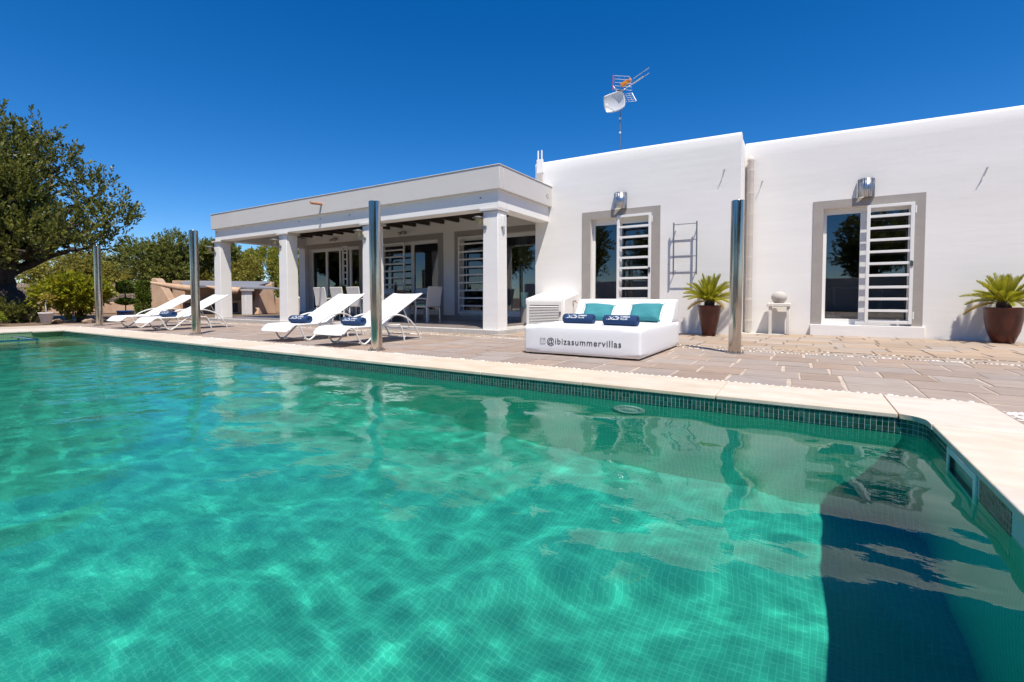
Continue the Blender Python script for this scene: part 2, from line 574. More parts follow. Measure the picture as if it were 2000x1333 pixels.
def lay_pavers(parent, m, x0, x1, y0, rows, pitch, length, seed, cam_sort, gap=.018, avoid=None):
    """first 300 nearest the camera as objects that share a few meshes, the rest joined"""
    rr = random.Random(seed)
    tpl = []
    for L_ in (length * .8, length, length * 1.22):
        for k in range(4):
            mb = paver_mesh(L_ - gap, pitch - gap, .005, seed + k * 7 + int(L_ * 1000))
            me = mb.mesh('paver')
            me.materials.append(m)
            tpl.append((L_, mb, me))
    spots = []
    for r_ in range(rows):
        x = x1 - rr.uniform(0, length)
        y = y0 + r_ * pitch
        while x > x0:
            L_, mb, me = rr.choice(tpl)
            x -= L_
            if avoid and avoid(x + L_ / 2, y + pitch / 2):
                continue
            spots.append((x, y, mb, me))
    spots.sort(key=cam_sort)
    for (x, y, mb, me) in spots[:300]:
        o = bpy.data.objects.new('paver', me)
        COL.objects.link(o)
        o.parent = parent
        o.location = (x, y, SB + rr.uniform(-.0008, .0012))
    V, F = [], []
    big = MB()
    for (x, y, mb, me) in spots[300:]:
        n = len(big.v)
        big.v += [(a + x, b + y, c + SB) for a, b, c in mb.v]
        big.f += [tuple(i + n for i in f) for f in mb.f]
        big.uv += mb.uv
    if big.v:
        big.build('paver_field', m, parent, kind='stuff')


lay_pavers(deck, M['paver'], -16, 6.5, 4.215, 6, .418, .37, 3, lambda s: (s[0] + .5) ** 2 + s[1] ** 2 * .3)
lay_pavers(terrace, M['paver_tan'], -16, 6.5, 6.80, 2, .145, .42, 5, lambda s: (s[0] - .5) ** 2)
lay_pavers(terrace, M['paver_tan'], -4.6, 7, 7.16, 8, .39, .46, 9, lambda s: (s[0] - .5) ** 2 + s[1] ** 2 * .3)

# pool deck side strips right of the pool and left of it
lay_pavers(deck, M['paver'], 1.16, 4.5, -.4, 11, .418, .37, 13, lambda s: (s[0] - 1) ** 2 + (s[1] - 3) ** 2)

# pebble inlays: real little stones
def ico():
    t = (1 + 5 ** .5) / 2
    v = np.array([(-1, t, 0), (1, t, 0), (-1, -t, 0), (1, -t, 0), (0, -1, t), (0, 1, t), (0, -1, -t), (0, 1, -t), (t, 0, -1), (t, 0, 1), (-t, 0, -1), (-t, 0, 1)], float)
    v /= np.linalg.norm(v[0])
    f = np.array([(0, 11, 5), (0, 5, 1), (0, 1, 7), (0, 7, 10), (0, 10, 11), (1, 5, 9), (5, 11, 4), (11, 10, 2), (10, 7, 6), (7, 1, 8), (3, 9, 4), (3, 4, 2), (3, 2, 6), (3, 6, 8), (3, 8, 9), (4, 9, 5), (2, 4, 11), (6, 2, 10), (8, 6, 7), (9, 8, 1)])
    return v, f


IV, IF = ico()


def pebbles(name, pts, rad, parent, m, zs=.45):
    n = len(pts)
    pts = np.array(pts)
    s = RNG.uniform(.75, 1.2, (n, 3)) * rad * RNG.choice([.6, .85, 1.0, 1.2], (n, 1))
    s[:, 2] *= zs
    a = RNG.uniform(0, 6.28, n)
    V = IV[None] * s[:, None, :] * RNG.uniform(.88, 1.12, (n, 12, 1))
    X = V[..., 0] * np.cos(a)[:, None] - V[..., 1] * np.sin(a)[:, None]
    Y = V[..., 0] * np.sin(a)[:, None] + V[..., 1] * np.cos(a)[:, None]
    V = np.stack([X, Y, V[..., 2]], -1) + pts[:, None, :]
    F = IF[None] + (np.arange(n) * 12)[:, None, None]
    return raw(name, V.reshape(-1, 3), F.reshape(-1, 3), m, parent, smooth=True, kind='stuff')


pts = []
x = -14.6
while x < 1.0:
    pts.append((x, CYO + .018 + random.uniform(-.004, .004), -.004))
    x += random.uniform(.035, .06)
for yy in (6.765, 7.115):
    x = -15.8
    while x < 6.5:
        pts.append((x, yy + random.uniform(-.006, .006), -.006))
        x += random.uniform(.028, .045) if yy < 7 else random.uniform(.05, .09)
y = 3.95
while y > -1.0:
    for k in range(5):
        pts.append((CXO + .02 + k * .022 + random.uniform(-.006, .006), y + random.uniform(-.008, .008), -.006))
    y -= .027
pebbles('pebble_inlay', pts, .019, deck, M['pebble'])

# ---- pool basin
DEPTH = -1.55
RC = 0.13
g = MB()
def wallquad(mb, a, b, z0, z1, u0=0.0):
    L_ = math.hypot(b[0] - a[0], b[1] - a[1])
    mb.quad([(a[0], a[1], z0), (b[0], b[1], z0), (b[0], b[1], z1), (a[0], a[1], z1)], [(u0, z0), (u0 + L_, z0), (u0 + L_, z1), (u0, z1)])
    return u0 + L_
TOPW = -0.03
arc = []
for k in range(9):
    t = math.pi / 2 * k / 8
    arc.append((PX1 - RC + RC * math.sin(t), PY1 - RC + RC * math.cos(t)))
outline = [(PX0, PY1)] + arc + [(PX1, PY0)]
u = 0
SKY0, SKY1, SKZ = 2.57, 3.02, (-.235, -.032)
for a, b in zip(outline[:-2], outline[1:-1]):
    u = wallquad(g, a, b, DEPTH, TOPW, u)
a = outline[-2]
u = wallquad(g, a, (PX1, SKY1), DEPTH, TOPW, u)
wallquad(g, (PX1, SKY1), (PX1, SKY0), DEPTH, SKZ[0], u)
u = wallquad(g, (PX1, SKY1), (PX1, SKY0), SKZ[1], TOPW, u)
u = wallquad(g, (PX1, SKY0), (PX1, PY0), DEPTH, TOPW, u)
wallquad(g, (PX1, PY0), (PX0, PY0), DEPTH, TOPW)
pool = g.build('pool_basin', M['pool_wall'], kind='structure')
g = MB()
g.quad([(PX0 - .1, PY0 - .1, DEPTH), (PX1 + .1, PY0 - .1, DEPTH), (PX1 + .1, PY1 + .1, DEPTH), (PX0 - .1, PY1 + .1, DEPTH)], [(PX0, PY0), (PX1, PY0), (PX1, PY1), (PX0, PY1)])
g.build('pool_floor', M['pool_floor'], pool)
g = MB()
wallquad(g, (PX0, PY0), (PX0, PY1), DEPTH, TOPW)
g.build('end_wall', M['pool_end'], pool)
# shallow ledge at the far end
g = MB()
lx1, lz = -11.9, -.42
g.quad([(PX0, PY0, lz), (lx1, PY0, lz), (lx1, PY1 - .002, lz), (PX0, PY1 - .002, lz)], [(PX0, PY0), (lx1, PY0), (lx1, PY1), (PX0, PY1)])
g.quad([(lx1, PY1 - .002, lz), (lx1, PY0, lz), (lx1, PY0, DEPTH), (lx1, PY1 - .002, DEPTH)], [(PY1, lz), (PY0, lz), (PY0, DEPTH), (PY1, DEPTH)])
g.build('ledge', M['pool_end'], pool)

# mosaic band above and just below the water line: tiles with real joints
P_T = .0285
band_rows = 4
def path_pt(s):
    """point and inward normal on the rim line, s measured leftwards from the corner start (negative: round the corner)"""
    L1 = PX1 - RC
    if s >= 0:
        return (L1 - s, PY1), 0.0
    q = -s
    al = RC * math.pi / 2
    if q <= al:
        t = q / RC
        return (PX1 - RC + RC * math.sin(t), PY1 - RC + RC * math.cos(t)), -t
    return (PX1, PY1 - RC - (q - al)), -math.pi / 2
tm = MB()
e = .0012
w_ = P_T - .0034
tm.grid_loft([[(-w_ / 2, 0, -w_ / 2), (w_ / 2, 0, -w_ / 2), (w_ / 2, 0, w_ / 2), (-w_ / 2, 0, w_ / 2)], [(-w_ / 2, -.0022, -w_ / 2), (w_ / 2, -.0022, -w_ / 2), (w_ / 2, -.0022, w_ / 2), (-w_ / 2, -.0022, w_ / 2)],
              [(-w_ / 2 + e, -.0032, -w_ / 2 + e), (w_ / 2 - e, -.0032, -w_ / 2 + e), (w_ / 2 - e, -.0032, w_ / 2 - e), (-w_ / 2 + e, -.0032, w_ / 2 - e)]], True, True)
tile_me = tm.mesh('tile')
tile_me.materials.append(M['tile_g'])
tiles = []
s = -1.42
while s < 13.9:
    (x, y), an = path_pt(s + P_T / 2)
    in_sk = abs(x - PX1) < .02 and SKY0 - .015 < y < SKY1 + .015
    for r_ in range(band_rows):
        z = TOPW + .004 - P_T * (r_ + .5)
        if not in_sk:
            tiles.append((x, y, z, an))
    s += P_T
tiles.sort(key=lambda t: (t[0] - .62) ** 2 + (t[1] - 2.9) ** 2)
gb = MB()
for x, y, z, an in tiles[:300]:
    o = bpy.data.objects.new('tile', tile_me)
    COL.objects.link(o)
    o.parent = pool
    o.location = (x, y, z)
    o.rotation_euler = (0, 0, an)
TV = np.array(tm.v)
for x, y, z, an in tiles[300:]:
    n = len(gb.v)
    c_, s_ = math.cos(an), math.sin(an)
    gb.v += [(x + a * c_ - b * s_, y + a * s_ + b * c_, z + c) for a, b, c in TV]
    gb.f += [tuple(i + n for i in f) for f in tm.f]
    gb.uv += tm.uv
gb.build('tile_band', M['tile_g'], pool, kind='stuff')
# grout bed just proud of the basin wall
g = MB()
prev = None
ss = [13.99] + [0.0 - k * RC * math.pi / 16 for k in range(9)] + [-(RC * math.pi / 2) - (PY1 - RC - SKY1) + .0]
def bedpt(s):
    (x, y), an = path_pt(s)
    nx, ny = math.sin(an), -math.cos(an)
    return (x + nx * .0008 * 1, y + ny * .0008)
for a, b in zip(ss[:-1], ss[1:]):
    wallquad(g, bedpt(a), bedpt(b), TOPW - P_T * band_rows + .003, TOPW)
wallquad(g, (PX1 - .0008, SKY0), (PX1 - .0008, PY0), TOPW - P_T * band_rows + .003, TOPW)
g.build('grout_bed', M['grout'], pool)

# coping slabs
coping = bpy.data.objects.new('pool_coping', None)
COL.objects.link(coping)
coping['kind'] = 'structure'
def slab(x0, x1, y0, y1):
    mb = MB().box(x0 + .0025, x1 - .0025, y0 + .0025, y1 - .0025, TOPW + .0, .002)
    return mb.build('slab', M['coping'], coping, bevel=.007, seg=3)
x = .49
while x > -13.3:
    x2 = x - 1.0
    if x2 < -13.3:
        x2 = -13.3
    slab(x2, x, PY1 - .012, CYO)
    x = x2
slab(CXL, -13.3, 3.10, CYO)
y = 3.10
while y > PY0:
    slab(CXL, PX0 + .012, y - 1.0, y)
    y -= 1.0
# corner slab with rounded inner corner
mb = MB()
pts_c = [(.4925, PY1 - .012)]
for k in range(9):
    t = math.pi / 2 * k / 8
    pts_c.append((PX1 - .012 - RC + RC * math.sin(t), PY1 - .012 - RC + RC * math.cos(t)))
pts_c = [pts_c[0]] + [p_ for p_ in pts_c[1:] if p_[0] > .4926]
pts_c += [(PX1 - .012, 3.33), (CXO, 3.33), (CXO, 4.10), (CXO - .05, CYO), (.4925, CYO)]
pts_c = pts_c[::-1]
mb.grid_loft([[(a, b, TOPW) for a, b in pts_c], [(a, b, .002) for a, b in pts_c]], True, True)
mb.build('slab', M['coping'], coping, bevel=.006, seg=3)
y = 3.325
while y > PY0:
    slab(PX1 - .012, CXO, y - .95, y)
    y -= .95
x = CXO
while x > -14.5:
    slab(max(x - 1.0, CXL), x, PY0 - .6, PY0 + .012)
    x -= 1.0

# the water: a real rippled surface
def ripple(X, Y):
    rg = np.random.default_rng(5)
    Z = np.zeros_like(X)
    choppy = np.clip((-X - 1.0) / 6.0, 0.0, 1.0)
    for k in range(90):
        lam = math.exp(rg.uniform(math.log(.08), math.log(.95)))
        th = rg.normal(2.2, .9) if k % 3 else rg.uniform(0, 6.28)
        kx, ky = math.cos(th) * 6.283 / lam, math.sin(th) * 6.283 / lam
        if lam < .18:
            amp = .0013 * (.85 + .9 * choppy)
        elif lam < .4:
            amp = .0031 * (1 + .1 * choppy)
        else:
            amp = .0060 * (1 - .5 * choppy)
        Z += amp * lam / 6.283 * np.sin(kx * X + ky * Y + rg.uniform(0, 6.28) + 1.2 * np.sin(X * .9 + k) * .6 + .8 * np.sin(Y * .8 + 2 * k))
    return Z
xs = np.concatenate([np.arange(PX0, -7, .03), np.arange(-7, -2.5, .02), np.arange(-2.5, PX1 - .005, .0125), [PX1]])
ys = np.concatenate([np.arange(PY0, -.3, .08), np.arange(-.3, PY1 - .01, .0125), [PY1]])
XX, YY = np.meshgrid(xs, ys, indexing='ij')
ZZ = ripple(XX, YY) + WZ
V = np.stack([XX, YY, ZZ], -1).reshape(-1, 3)
nx_, ny_ = len(xs), len(ys)
ii, jj = np.meshgrid(np.arange(nx_ - 1), np.arange(ny_ - 1), indexing='ij')
a = (ii * ny_ + jj).ravel()
F = np.stack([a, a + ny_, a + ny_ + 1, a + 1], -1)
water = raw('water', V, F, M['water'], smooth=True, kind='structure')
water.cycles.is_caustics_caster = True
for o in pool.children_recursive:
    o.cycles.is_caustics_receiver = True
pool.cycles.is_caustics_receiver = True

# ------------------------------------------------------------------ the villa
villa = thing('villa', 'low white flat-roofed villa with taupe door surrounds and columned porch', 'villa')

def cellwall(xs, zs, y0, y1, holes, name, m, parent, bevel=0, ztop=None):
    """wall slab in the XZ plane with openings; only outer faces are made"""
    mb = MB()
    def solid(i, k):
        if i < 0 or k < 0 or i >= len(xs) - 1 or k >= len(zs) - 1:
            return False
        cx, cz = (xs[i] + xs[i + 1]) / 2, (zs[k] + zs[k + 1]) / 2
        return not any(h[0] < cx < h[1] and h[2] < cz < h[3] for h in holes)
    for i in range(len(xs) - 1):
        for k in range(len(zs) - 1):
            if not solid(i, k):
                continue
            s = ''
            if solid(i - 1, k): s += 'l'
            if solid(i + 1, k): s += 'r'
            if solid(i, k - 1): s += 'b'
            if solid(i, k + 1): s += 't'
            mb.box(xs[i], xs[i + 1], y0, y1, zs[k], zs[k + 1], skip=s)
    return mb.build(name, m, parent)

YM, YW = 9.52, 10.30
# mid block
holeM = (-3.88, -2.60, .20, 2.34)
cellwall([-5.22, holeM[0], holeM[1], -1.0], [-.1, .20, 2.34, 3.45], YM, YM + .25, [holeM], 'wall', M['plaster'], villa)
MB().box(-5.22, -4.97, YM + .25, 15.0, -.1, 3.45).build('wall', M['plaster'], villa)
MB().box(-1.25, -1.0, YM + .25, YW + .3, -.1, 3.45).build('wall', M['plaster'], villa)
# wing
holeW = (.29, 1.56, .20, 2.285)
cellwall([-1.0, holeW[0], holeW[1], 8.5], [-.1, .20, 2.285, 3.38], YW, YW + .25, [holeW], 'wall', M['plaster'], villa)
# back wall of porch
holeB = [(-14.54, -12.0, .24, 2.34), (-11.05, -8.76, .24, 2.34), (-8.02, -5.45, .24, 2.34)]
cellwall([-15.08, -14.54, -12.0, -11.05, -8.76, -8.02, -5.45, -5.222], [-.1, .24, 2.34, 3.12], YW, YW + .25, holeB, 'wall', M['plaster'], villa)
MB().box(-15.08, -14.83, YW + .25, 15.0, -.1, 3.12).build('wall', M['plaster'], villa)
# rounded parapet tops
def parapet(path, z0s, z1s, th, name='parapet'):
    """thick wall top whose upper edges are rounded; path in XY with z range at each end"""
    mb = MB()
    rings = []
    for (x, y, nx, ny), z0, z1 in zip(path, z0s, z1s):
        pr_ = [(0, z0), (0, z1 - .07), (.012, z1 - .035), (.04, z1 - .010), (.08, z1), (th - .08, z1), (th - .04, z1 - .010), (th - .012, z1 - .035), (th, z1 - .07), (th, z0)]
        rings.append([(x + nx * t, y + ny * t, z) for t, z in pr_])
    mb.grid_loft(rings, True, True)
    return mb.build(name, M['plaster'], villa, smooth=True, angle=60)
parapet([(-5.22, YM, 0, 1), (-3.3, YM, 0, 1), (-1.0, YM, 0, 1)], (3.45, 3.45, 3.45), (3.735, 3.725, 3.685), .25)
parapet([(-1.0, YM + .251, -1, 0), (-1.0, YW + .3, -1, 0)], (3.45, 3.45), (3.685, 3.685), .25)
parapet([(-5.22, YM + .251, 1, 0), (-5.22, 15.0, 1, 0)], (3.45, 3.45), (3.735, 3.735), .25)
parapet([(-1.0, YW, 0, 1), (2.6, YW, 0, 1), (8.5, YW, 0, 1)], (3.38, 3.38, 3.38), (3.685, 3.63, 3.60), .25)
g = MB()
g.box(-4.97, -1.25, YM + .25, 15, 3.20, 3.40)
g.box(-1.249, 8.5, YW + .25, 15, 3.15, 3.35)
g.box(-14.83, -5.222, YW + .25, 15, 2.95, 3.1)
g.build('roof', M['porch_edge'], villa)
# rooms behind the glass
g = MB()
for (a, b, c, d) in ((-14.82, -5.23, YW + .26, 14.9), (-4.96, -1.26, YM + .26, 14.9), (-1.24, 8.4, YW + .26, 14.9)):
    g.box(a, b, d, d + .05, .19, 3.0)
    g.box(a - .004, a + .05, c, d, .19, 3.0)
    g.box(b - .05, b + .004, c, d, .19, 3.0)
    g.box(a, b, c, d, 2.90, 2.945)
g.build('interior_wall', M['interior'], villa)
g = MB()
for (a, b, c, d) in ((-14.82, -5.23, YW + .26, 14.9), (-4.96, -1.26, YM + .26, 14.9), (-1.24, 8.4, YW + .26, 14.9)):
    g.box(a, b, c, d, .10, .188)
g.build('interior_floor', M['interior_floor'], villa)

def surround(x0, x1, z1, hx0, hx1, hz1, y, zb, parent, proud=.012):
    mb = MB()
    mb.box(x0, hx0, y - proud, y - .001, zb, hz1)
    mb.box(hx1, x1, y - proud, y - .001, zb, hz1)
    mb.box(x0, x1, y - proud, y - .001, hz1, z1)
    return mb.build('door_surround', M['taupe'], parent)
surround(-4.07, -2.42, 2.50, *holeM[:2], 2.34, YM, .20, villa)
surround(.13, 1.70, 2.425, *holeW[:2], 2.285, YW, .20, villa)
surround(-14.74, -11.82, 2.49, -14.54, -12.0, 2.34, YW, .10, villa)
surround(-11.24, -8.57, 2.49, -11.05, -8.76, 2.34, YW, .10, villa)
surround(-8.17, -5.30, 2.49, -8.02, -5.45, 2.34, YW, .10, villa)
MB().box(.115, 1.73, YW - .06, YW - .0005, -.005, .198).build('door_sill', M['plaster'], villa, bevel=.008)
MB().box(-4.09, -2.40, YM - .06, YM - .0005, -.005, .198).build('door_sill', M['plaster'], villa, bevel=.008)
MB().box(-15.06, -5.24, YW - .03, YW - .0005, .09, .20).build('plinth', M['taupe'], villa)

def glazed_door(hole, y, mullions, parent, panes=True, fw=.055, top=.10):
    x0, x1, z0, z1 = hole
    e_ = .002
    yf = y + .13
    mb = MB()
    mb.box(x0 + e_, x0 + fw, yf, yf + .07, z0 + e_, z1 - e_)
    mb.box(x1 - fw, x1 - e_, yf, yf + .07, z0 + e_, z1 - e_)
    mb.box(x0 + fw, x1 - fw, yf, yf + .07, z0 + e_, z0 + .10)
    mb.box(x0 + fw, x1 - fw, yf, yf + .07, z1 - top, z1 - e_)
    fr = mb.build('sliding_door', M['white_alu'], parent, bevel=.003, seg=1)
    ed = [x0 + fw]
    for (a, b) in mullions:
        MB().box(a, b, yf - .012, yf + .05, z0 + .102, z1 - top - .002).build('mullion', M['white_alu'], fr, bevel=.003, seg=1)
        ed += [a, b]
    ed.append(x1 - fw)
    for a, b in zip(ed[0::2], ed[1::2]):
        MB().box(a - .002, b + .002, yf + .022, yf + .028, z0 + .095, z1 - top + .005).build('pane', M['glass'], fr)
    return fr

glazed_door(holeM, YM, [(-3.30, -3.24)], villa, top=.12)
glazed_door(holeW, YW, [(.84, .93)], villa, top=.10)
glazed_door(holeB[0], YW, [(-13.80, -13.70), (-13.11, -13.03), (-12.61, -12.50)], villa)
glazed_door(holeB[1], YW, [(-9.90, -9.78)], villa)
glazed_door(holeB[2], YW, [(-6.95, -6.85)], villa)

def grille(x0, x1, z0, z1, y, nbar, zb0, dz, parent, handle_left=False, hinge=True):
    mb = MB()
    w = .05
    mb.box(x0, x0 + w, y, y + .04, z0, z1)
    mb.box(x1 - w, x1, y, y + .04, z0, z1)
    mb.box(x0 + w, x1 - w, y, y + .04, z0, z0 + .05)
    mb.box(x0 + w, x1 - w, y, y + .04, z1 - .05, z1)
    fr = mb.build('security_grille', M['white_iron'], parent, bevel=.004, seg=2)
    for k in range(nbar):
        z = zb0 + k * dz
        MB().box(x0 + w - .001, x1 - w + .001, y + .006, y + .034, z - .022, z + .022).build('bar', M['white_iron'], fr, bevel=.003, seg=1)
    if hinge:
        for zz in (z0 + .15, z1 - .12):
            MB().lathe([(.011, -.06), (.011, .06)], (x1 + .016, y + .02, zz), 10).build('hinge', M['white_iron'], fr, smooth=True)
        MB().box(x1 - w + .004, x1 - .004, y - .012, y - .0005, z0 + .97, z0 + 1.07).build('lock_plate', M['steel_d'], fr, bevel=.003)
    return fr

grille(-3.28, -2.585, .22, 2.365, YM - .075, 9, .455, .208, villa)
grille(.915, 1.555, .235, 2.275, YW - .065, 9, .458, .2025, villa)
grille(-8.01, -6.75, .25, 2.33, YW - .07, 9, .466, .2075, villa, hinge=False)
grille(-10.94, -9.99, .25, 2.31, YW - .07, 9, .456, .205, villa, hinge=False)
grille(-12.44, -12.20, .25, 2.31, YW - .30, 9, .456, .205, villa, hinge=False)

# curtains inside
def curtain(x0, x1, y, z0, z1, m):
    mb = MB()
    n = max(6, int((x1 - x0) / .025))
    r0 = [(x0 + (x1 - x0) * i / n, y + .02 * math.sin(i * 1.9) + .008 * math.sin(i * 4.3), z0) for i in range(n + 1)]
    r1 = [(a, b, z1) for a, b, c in r0]
    mb.grid_loft([r0, r1], False, False)
    return mb.build('curtain', m, villa, smooth=True, angle=80)
curtain(-6.42, -6.15, YW + .45, .25, 2.5, M['curtain'])
curtain(-14.5, -13.85, YW + .45, .25, 2.5, M['dark_curtain'])
curtain(-12.55, -12.25, YW + .45, .25, 2.5, M['dark_curtain'])
curtain(-3.72, -3.35, YM + .5, .25, 2.5, M['dark_curtain'])

# porch: platform, columns, beams, fascia, rafters
g = MB().box(-15.2, -5.225, 7.50, YW - .032, -.05, .080)
g.box(-5.225, -4.88, 7.50, YM - .002, -.05, .080)
g.build('porch_slab', M['porch_edge'], villa)
step = MB().box(-15.3, -4.80, 7.36, 7.50, -.02, .075).build('step_edge', M['porch_edge'], villa, bevel=.008)
MB().box(-4.88, -4.80, 7.50, YM - .003, -.02, .075).build('step_edge', M['porch_edge'], villa, bevel=.008)
fl = MB()
k = 0
tile_w = .45
tm2 = MB().box(.003, tile_w - .003, .003, tile_w - .003, 0, .008).mesh('floor_tile')
tm2.materials.append(M['porch_floor'])
x = -5.25 - tile_w
while x > -15.2:
    y = 7.505
    while y + tile_w < YW - .03:
        o = bpy.data.objects.new('floor_tile', tm2)
        COL.objects.link(o)
        o.parent = villa
        o.location = (x, y, .082)
        k += 1
        y += tile_w
    x -= tile_w

COLX = (-15.06, -11.80, -8.60, -5.245)
CW = .36
for i, cx in enumerate(COLX):
    c = MB()
    c.grid_loft([[(cx, 7.46, 0), (cx + CW, 7.46, 0), (cx + CW, 7.46 + CW - .03, 0), (cx, 7.46 + CW - .03, 0)],
                 [(cx + .012, 7.468, 2.32), (cx + CW - .012, 7.468, 2.32), (cx + CW - .012, 7.46 + CW - .04, 2.32), (cx + .012, 7.46 + CW - .04, 2.32)]], True, True)
    co = c.build('column', M['plaster'], villa, bevel=.012, seg=3)
    MB().box(cx - .045, cx + CW + .045 - (.035 if i == 3 else 0), 7.425, 7.46 + CW + .01, 2.322, 2.37).build('capital', M['fascia'], co, bevel=.006)
BX0, BX1, BF = -14.95, -4.88, 7.458
g = MB()
g.box(BX0, BX1, BF, BF + .30, 2.372, 2.712)
g.box(BX1 - .30, BX1, BF + .30, YM - .001, 2.372, 2.712)
g.box(BX0, BX0 + .30, BF + .30, YW - .001, 2.372, 2.712)
g.build('beam', M['plaster'], villa, bevel=.01, seg=2)
g = MB()
FX0, FX1, FF = -15.03, -4.805, 7.382
g.box(FX0, FX1, FF, FF + .14, 2.70, 3.135)
g.box(FX1 - .14, FX1, FF + .14, YM - .0015, 2.70, 3.135)
g.box(FX0, FX0 + .14, FF + .14, YW, 2.70, 3.125)
g.build('fascia', M['fascia'], villa, bevel=.008, seg=2)
g = MB().box(FX0 - .012, FX1 + .012, FF - .012, FF + .16, 3.137, 3.150)
g.box(FX1 - .15, FX1 + .012, FF + .16, YM - .002, 3.137, 3.150)
g.build('coping_strip', M['stone_white'], villa, bevel=.003)
g = MB().box(FX0 + .14, FX1 - .14, FF + .14, YM - .002, 2.90, 3.10)
g.box(FX0 + .14, -5.222, YM - .002, YW - .001, 2.90, 3.10)
g.build('porch_ceiling', M['plaster'], villa)
x = -5.42
while x > -14.6:
    y1 = YW - .002
    MB().box(x - .04, x + .04, BF + .302, y1, 2.735, 2.895).build('rafter', M['rafter'], villa)
    x -= .525
# small dark eyelets on the beam
for (x, z) in ((-14.85, 2.62), (-10.9, 2.60), (-10.05, 2.60), (-9.0, 2.60), (-5.28, 2.585)):
    MB().lathe([(.0, -.006), (.018, -.004), (.018, .004), (0, .006)], (0, 0, 0), 10).build('eyelet', M['iron'], villa, loc=(x, BF - .008, z)).rotation_euler = (R(90), 0, 0)
# stone step below the porch door
MB().box(-5.215, -4.90, 9.0, 9.5, .0905, .14).build('door_step', M['porch_edge'], villa, bevel=.006)

# clay rain spout on the fascia
sp = thing('rain_spout', 'short terracotta rain spout poking out of the porch fascia', 'spout', (-9.9, FF, 2.935))
MB().tube([(0, .02, 0), (0, -.30, -.02)], .035, 12).build('pipe', M['clay'], sp, smooth=True)

# ------------------------------------------------------------------ things on the walls
def wall_lamp(x, y, z0, z1, w, lab):
    t = thing('wall_lamp', lab, 'wall lamp', (x, y, z0), group='half-round metal lamps over the doors')
    h = z1 - z0
    mb = MB()
    n = 18
    rings = []
    for zz in (0, h):
        rings.append([(w / 2 * math.cos(math.pi + math.pi * k / n), -.015 + w * .55 * math.sin(math.pi + math.pi * k / n), zz) for k in range(n + 1)])
    mb.grid_loft(rings, False, False)
    sh = mb.build('lamp_shade', M['lamp_steel'], t, smooth=True, angle=60)
    so = sh.modifiers.new('Solid', 'SOLIDIFY')
    so.thickness = .006
    MB().box(-w * .3, w * .3, -.014, -.001, h * .3, h * .7).build('back_plate', M['steel_d'], t)
    for k in range(13):
        a = math.pi + math.pi * (k + .5) / 13
        MB().tube([(w / 2 * math.cos(a) * 1.01, -.015 + w * .555 * math.sin(a), .003), (w / 2 * math.cos(a) * 1.01, -.015 + w * .555 * math.sin(a), h - .003)], .0042, 5).build('rib', M['steel_d'] if k % 2 else M['lamp_steel'], t, smooth=True)
    return t
wall_lamp(-3.22, YM, 2.50, 2.82, .26, 'half-round ribbed metal wall lamp above the door behind the white daybed')
wall_lamp(.895, YW, 2.42, 2.735, .235, 'half-round ribbed metal wall lamp above the door with the low white sill')

def lantern(x, y, z, lab, cam_=False):
    t = thing('lantern', lab, 'lantern', (x, y, z), group='lanterns on the porch columns')
    MB().lathe([(.002, .155), (.03, .15), (.115, .118), (.12, .112), (.03, .112)], (0, -.13, 0), 20).build('lamp_shade', M['iron'], t, smooth=True)
    MB().lathe([(.035, 0), (.043, .02), (.048, .11)], (0, -.13, 0), 14).build('lamp_glass', M['lamp_glass'], t, smooth=True)
    MB().tube(smooth_path([(0, -.13, 0), (0, -.12, -.04), (.03, -.06, -.055), (.06, -.01, -.05)]), .009, 8).build('bracket', M['iron'], t, smooth=True)
    MB().lathe([(0, -.012), (.032, -.01), (.034, .01), (0, .012)], (0, 0, 0), 14).build('back_plate', M['iron'], t, loc=(.07, -.012, -.05), smooth=True).rotation_euler = (R(90), 0, 0)
    for k in range(4):
        a = k * math.pi / 2 + .6
        MB().tube([(.045 * math.cos(a), -.13 + .045 * math.sin(a), .0), (.05 * math.cos(a), -.13 + .05 * math.sin(a), .112)], .004, 5).build('cage_bar', M['iron'], t)
    return t
for cx, lab in zip(COLX, ('grey hatted lantern on the leftmost porch column', 'grey hatted lantern on the second porch column from the left', 'grey hatted lantern on the porch column half hidden by a steel post', 'grey hatted lantern on the corner column nearest the daybed')):
    lantern(cx + (.0 if cx > -6 else .04), 7.462, 2.07, lab)
s = thing('motion_sensor', 'small white flood light box on the side of the corner column', 'sensor', (COLX[3] + CW - .010, 7.62, 2.12))
MB().box(0, .05, -.05, .05, -.10, .12).build('housing', M['white_alu'], s, bevel=.012, seg=3)
MB().lathe([(.02, -.03), (.026, 0), (.02, .02)], (.025, 0, -.12), 12).build('sensor_eye', M['stone_ball'], s, smooth=True)

for x, lab in ((-13.14, 'small twin spotlight above the leftmost porch door'), (-10.05, 'small twin spotlight above the middle porch opening')):
    t = thing('spotlight', lab, 'spotlight', (x, YW, 2.60), group='spotlights under the porch ceiling')
    MB().box(-.10, .10, -.03, -.001, -.04, .04).build('back_plate', M['steel_d'], t, bevel=.006)
    for dx in (-.09, .09):
        MB().tube([(dx, -.03, 0), (dx, -.14, -.05)], [.035, .05], 12).build('lamp_shade', M['stone_ball'], t, smooth=True)

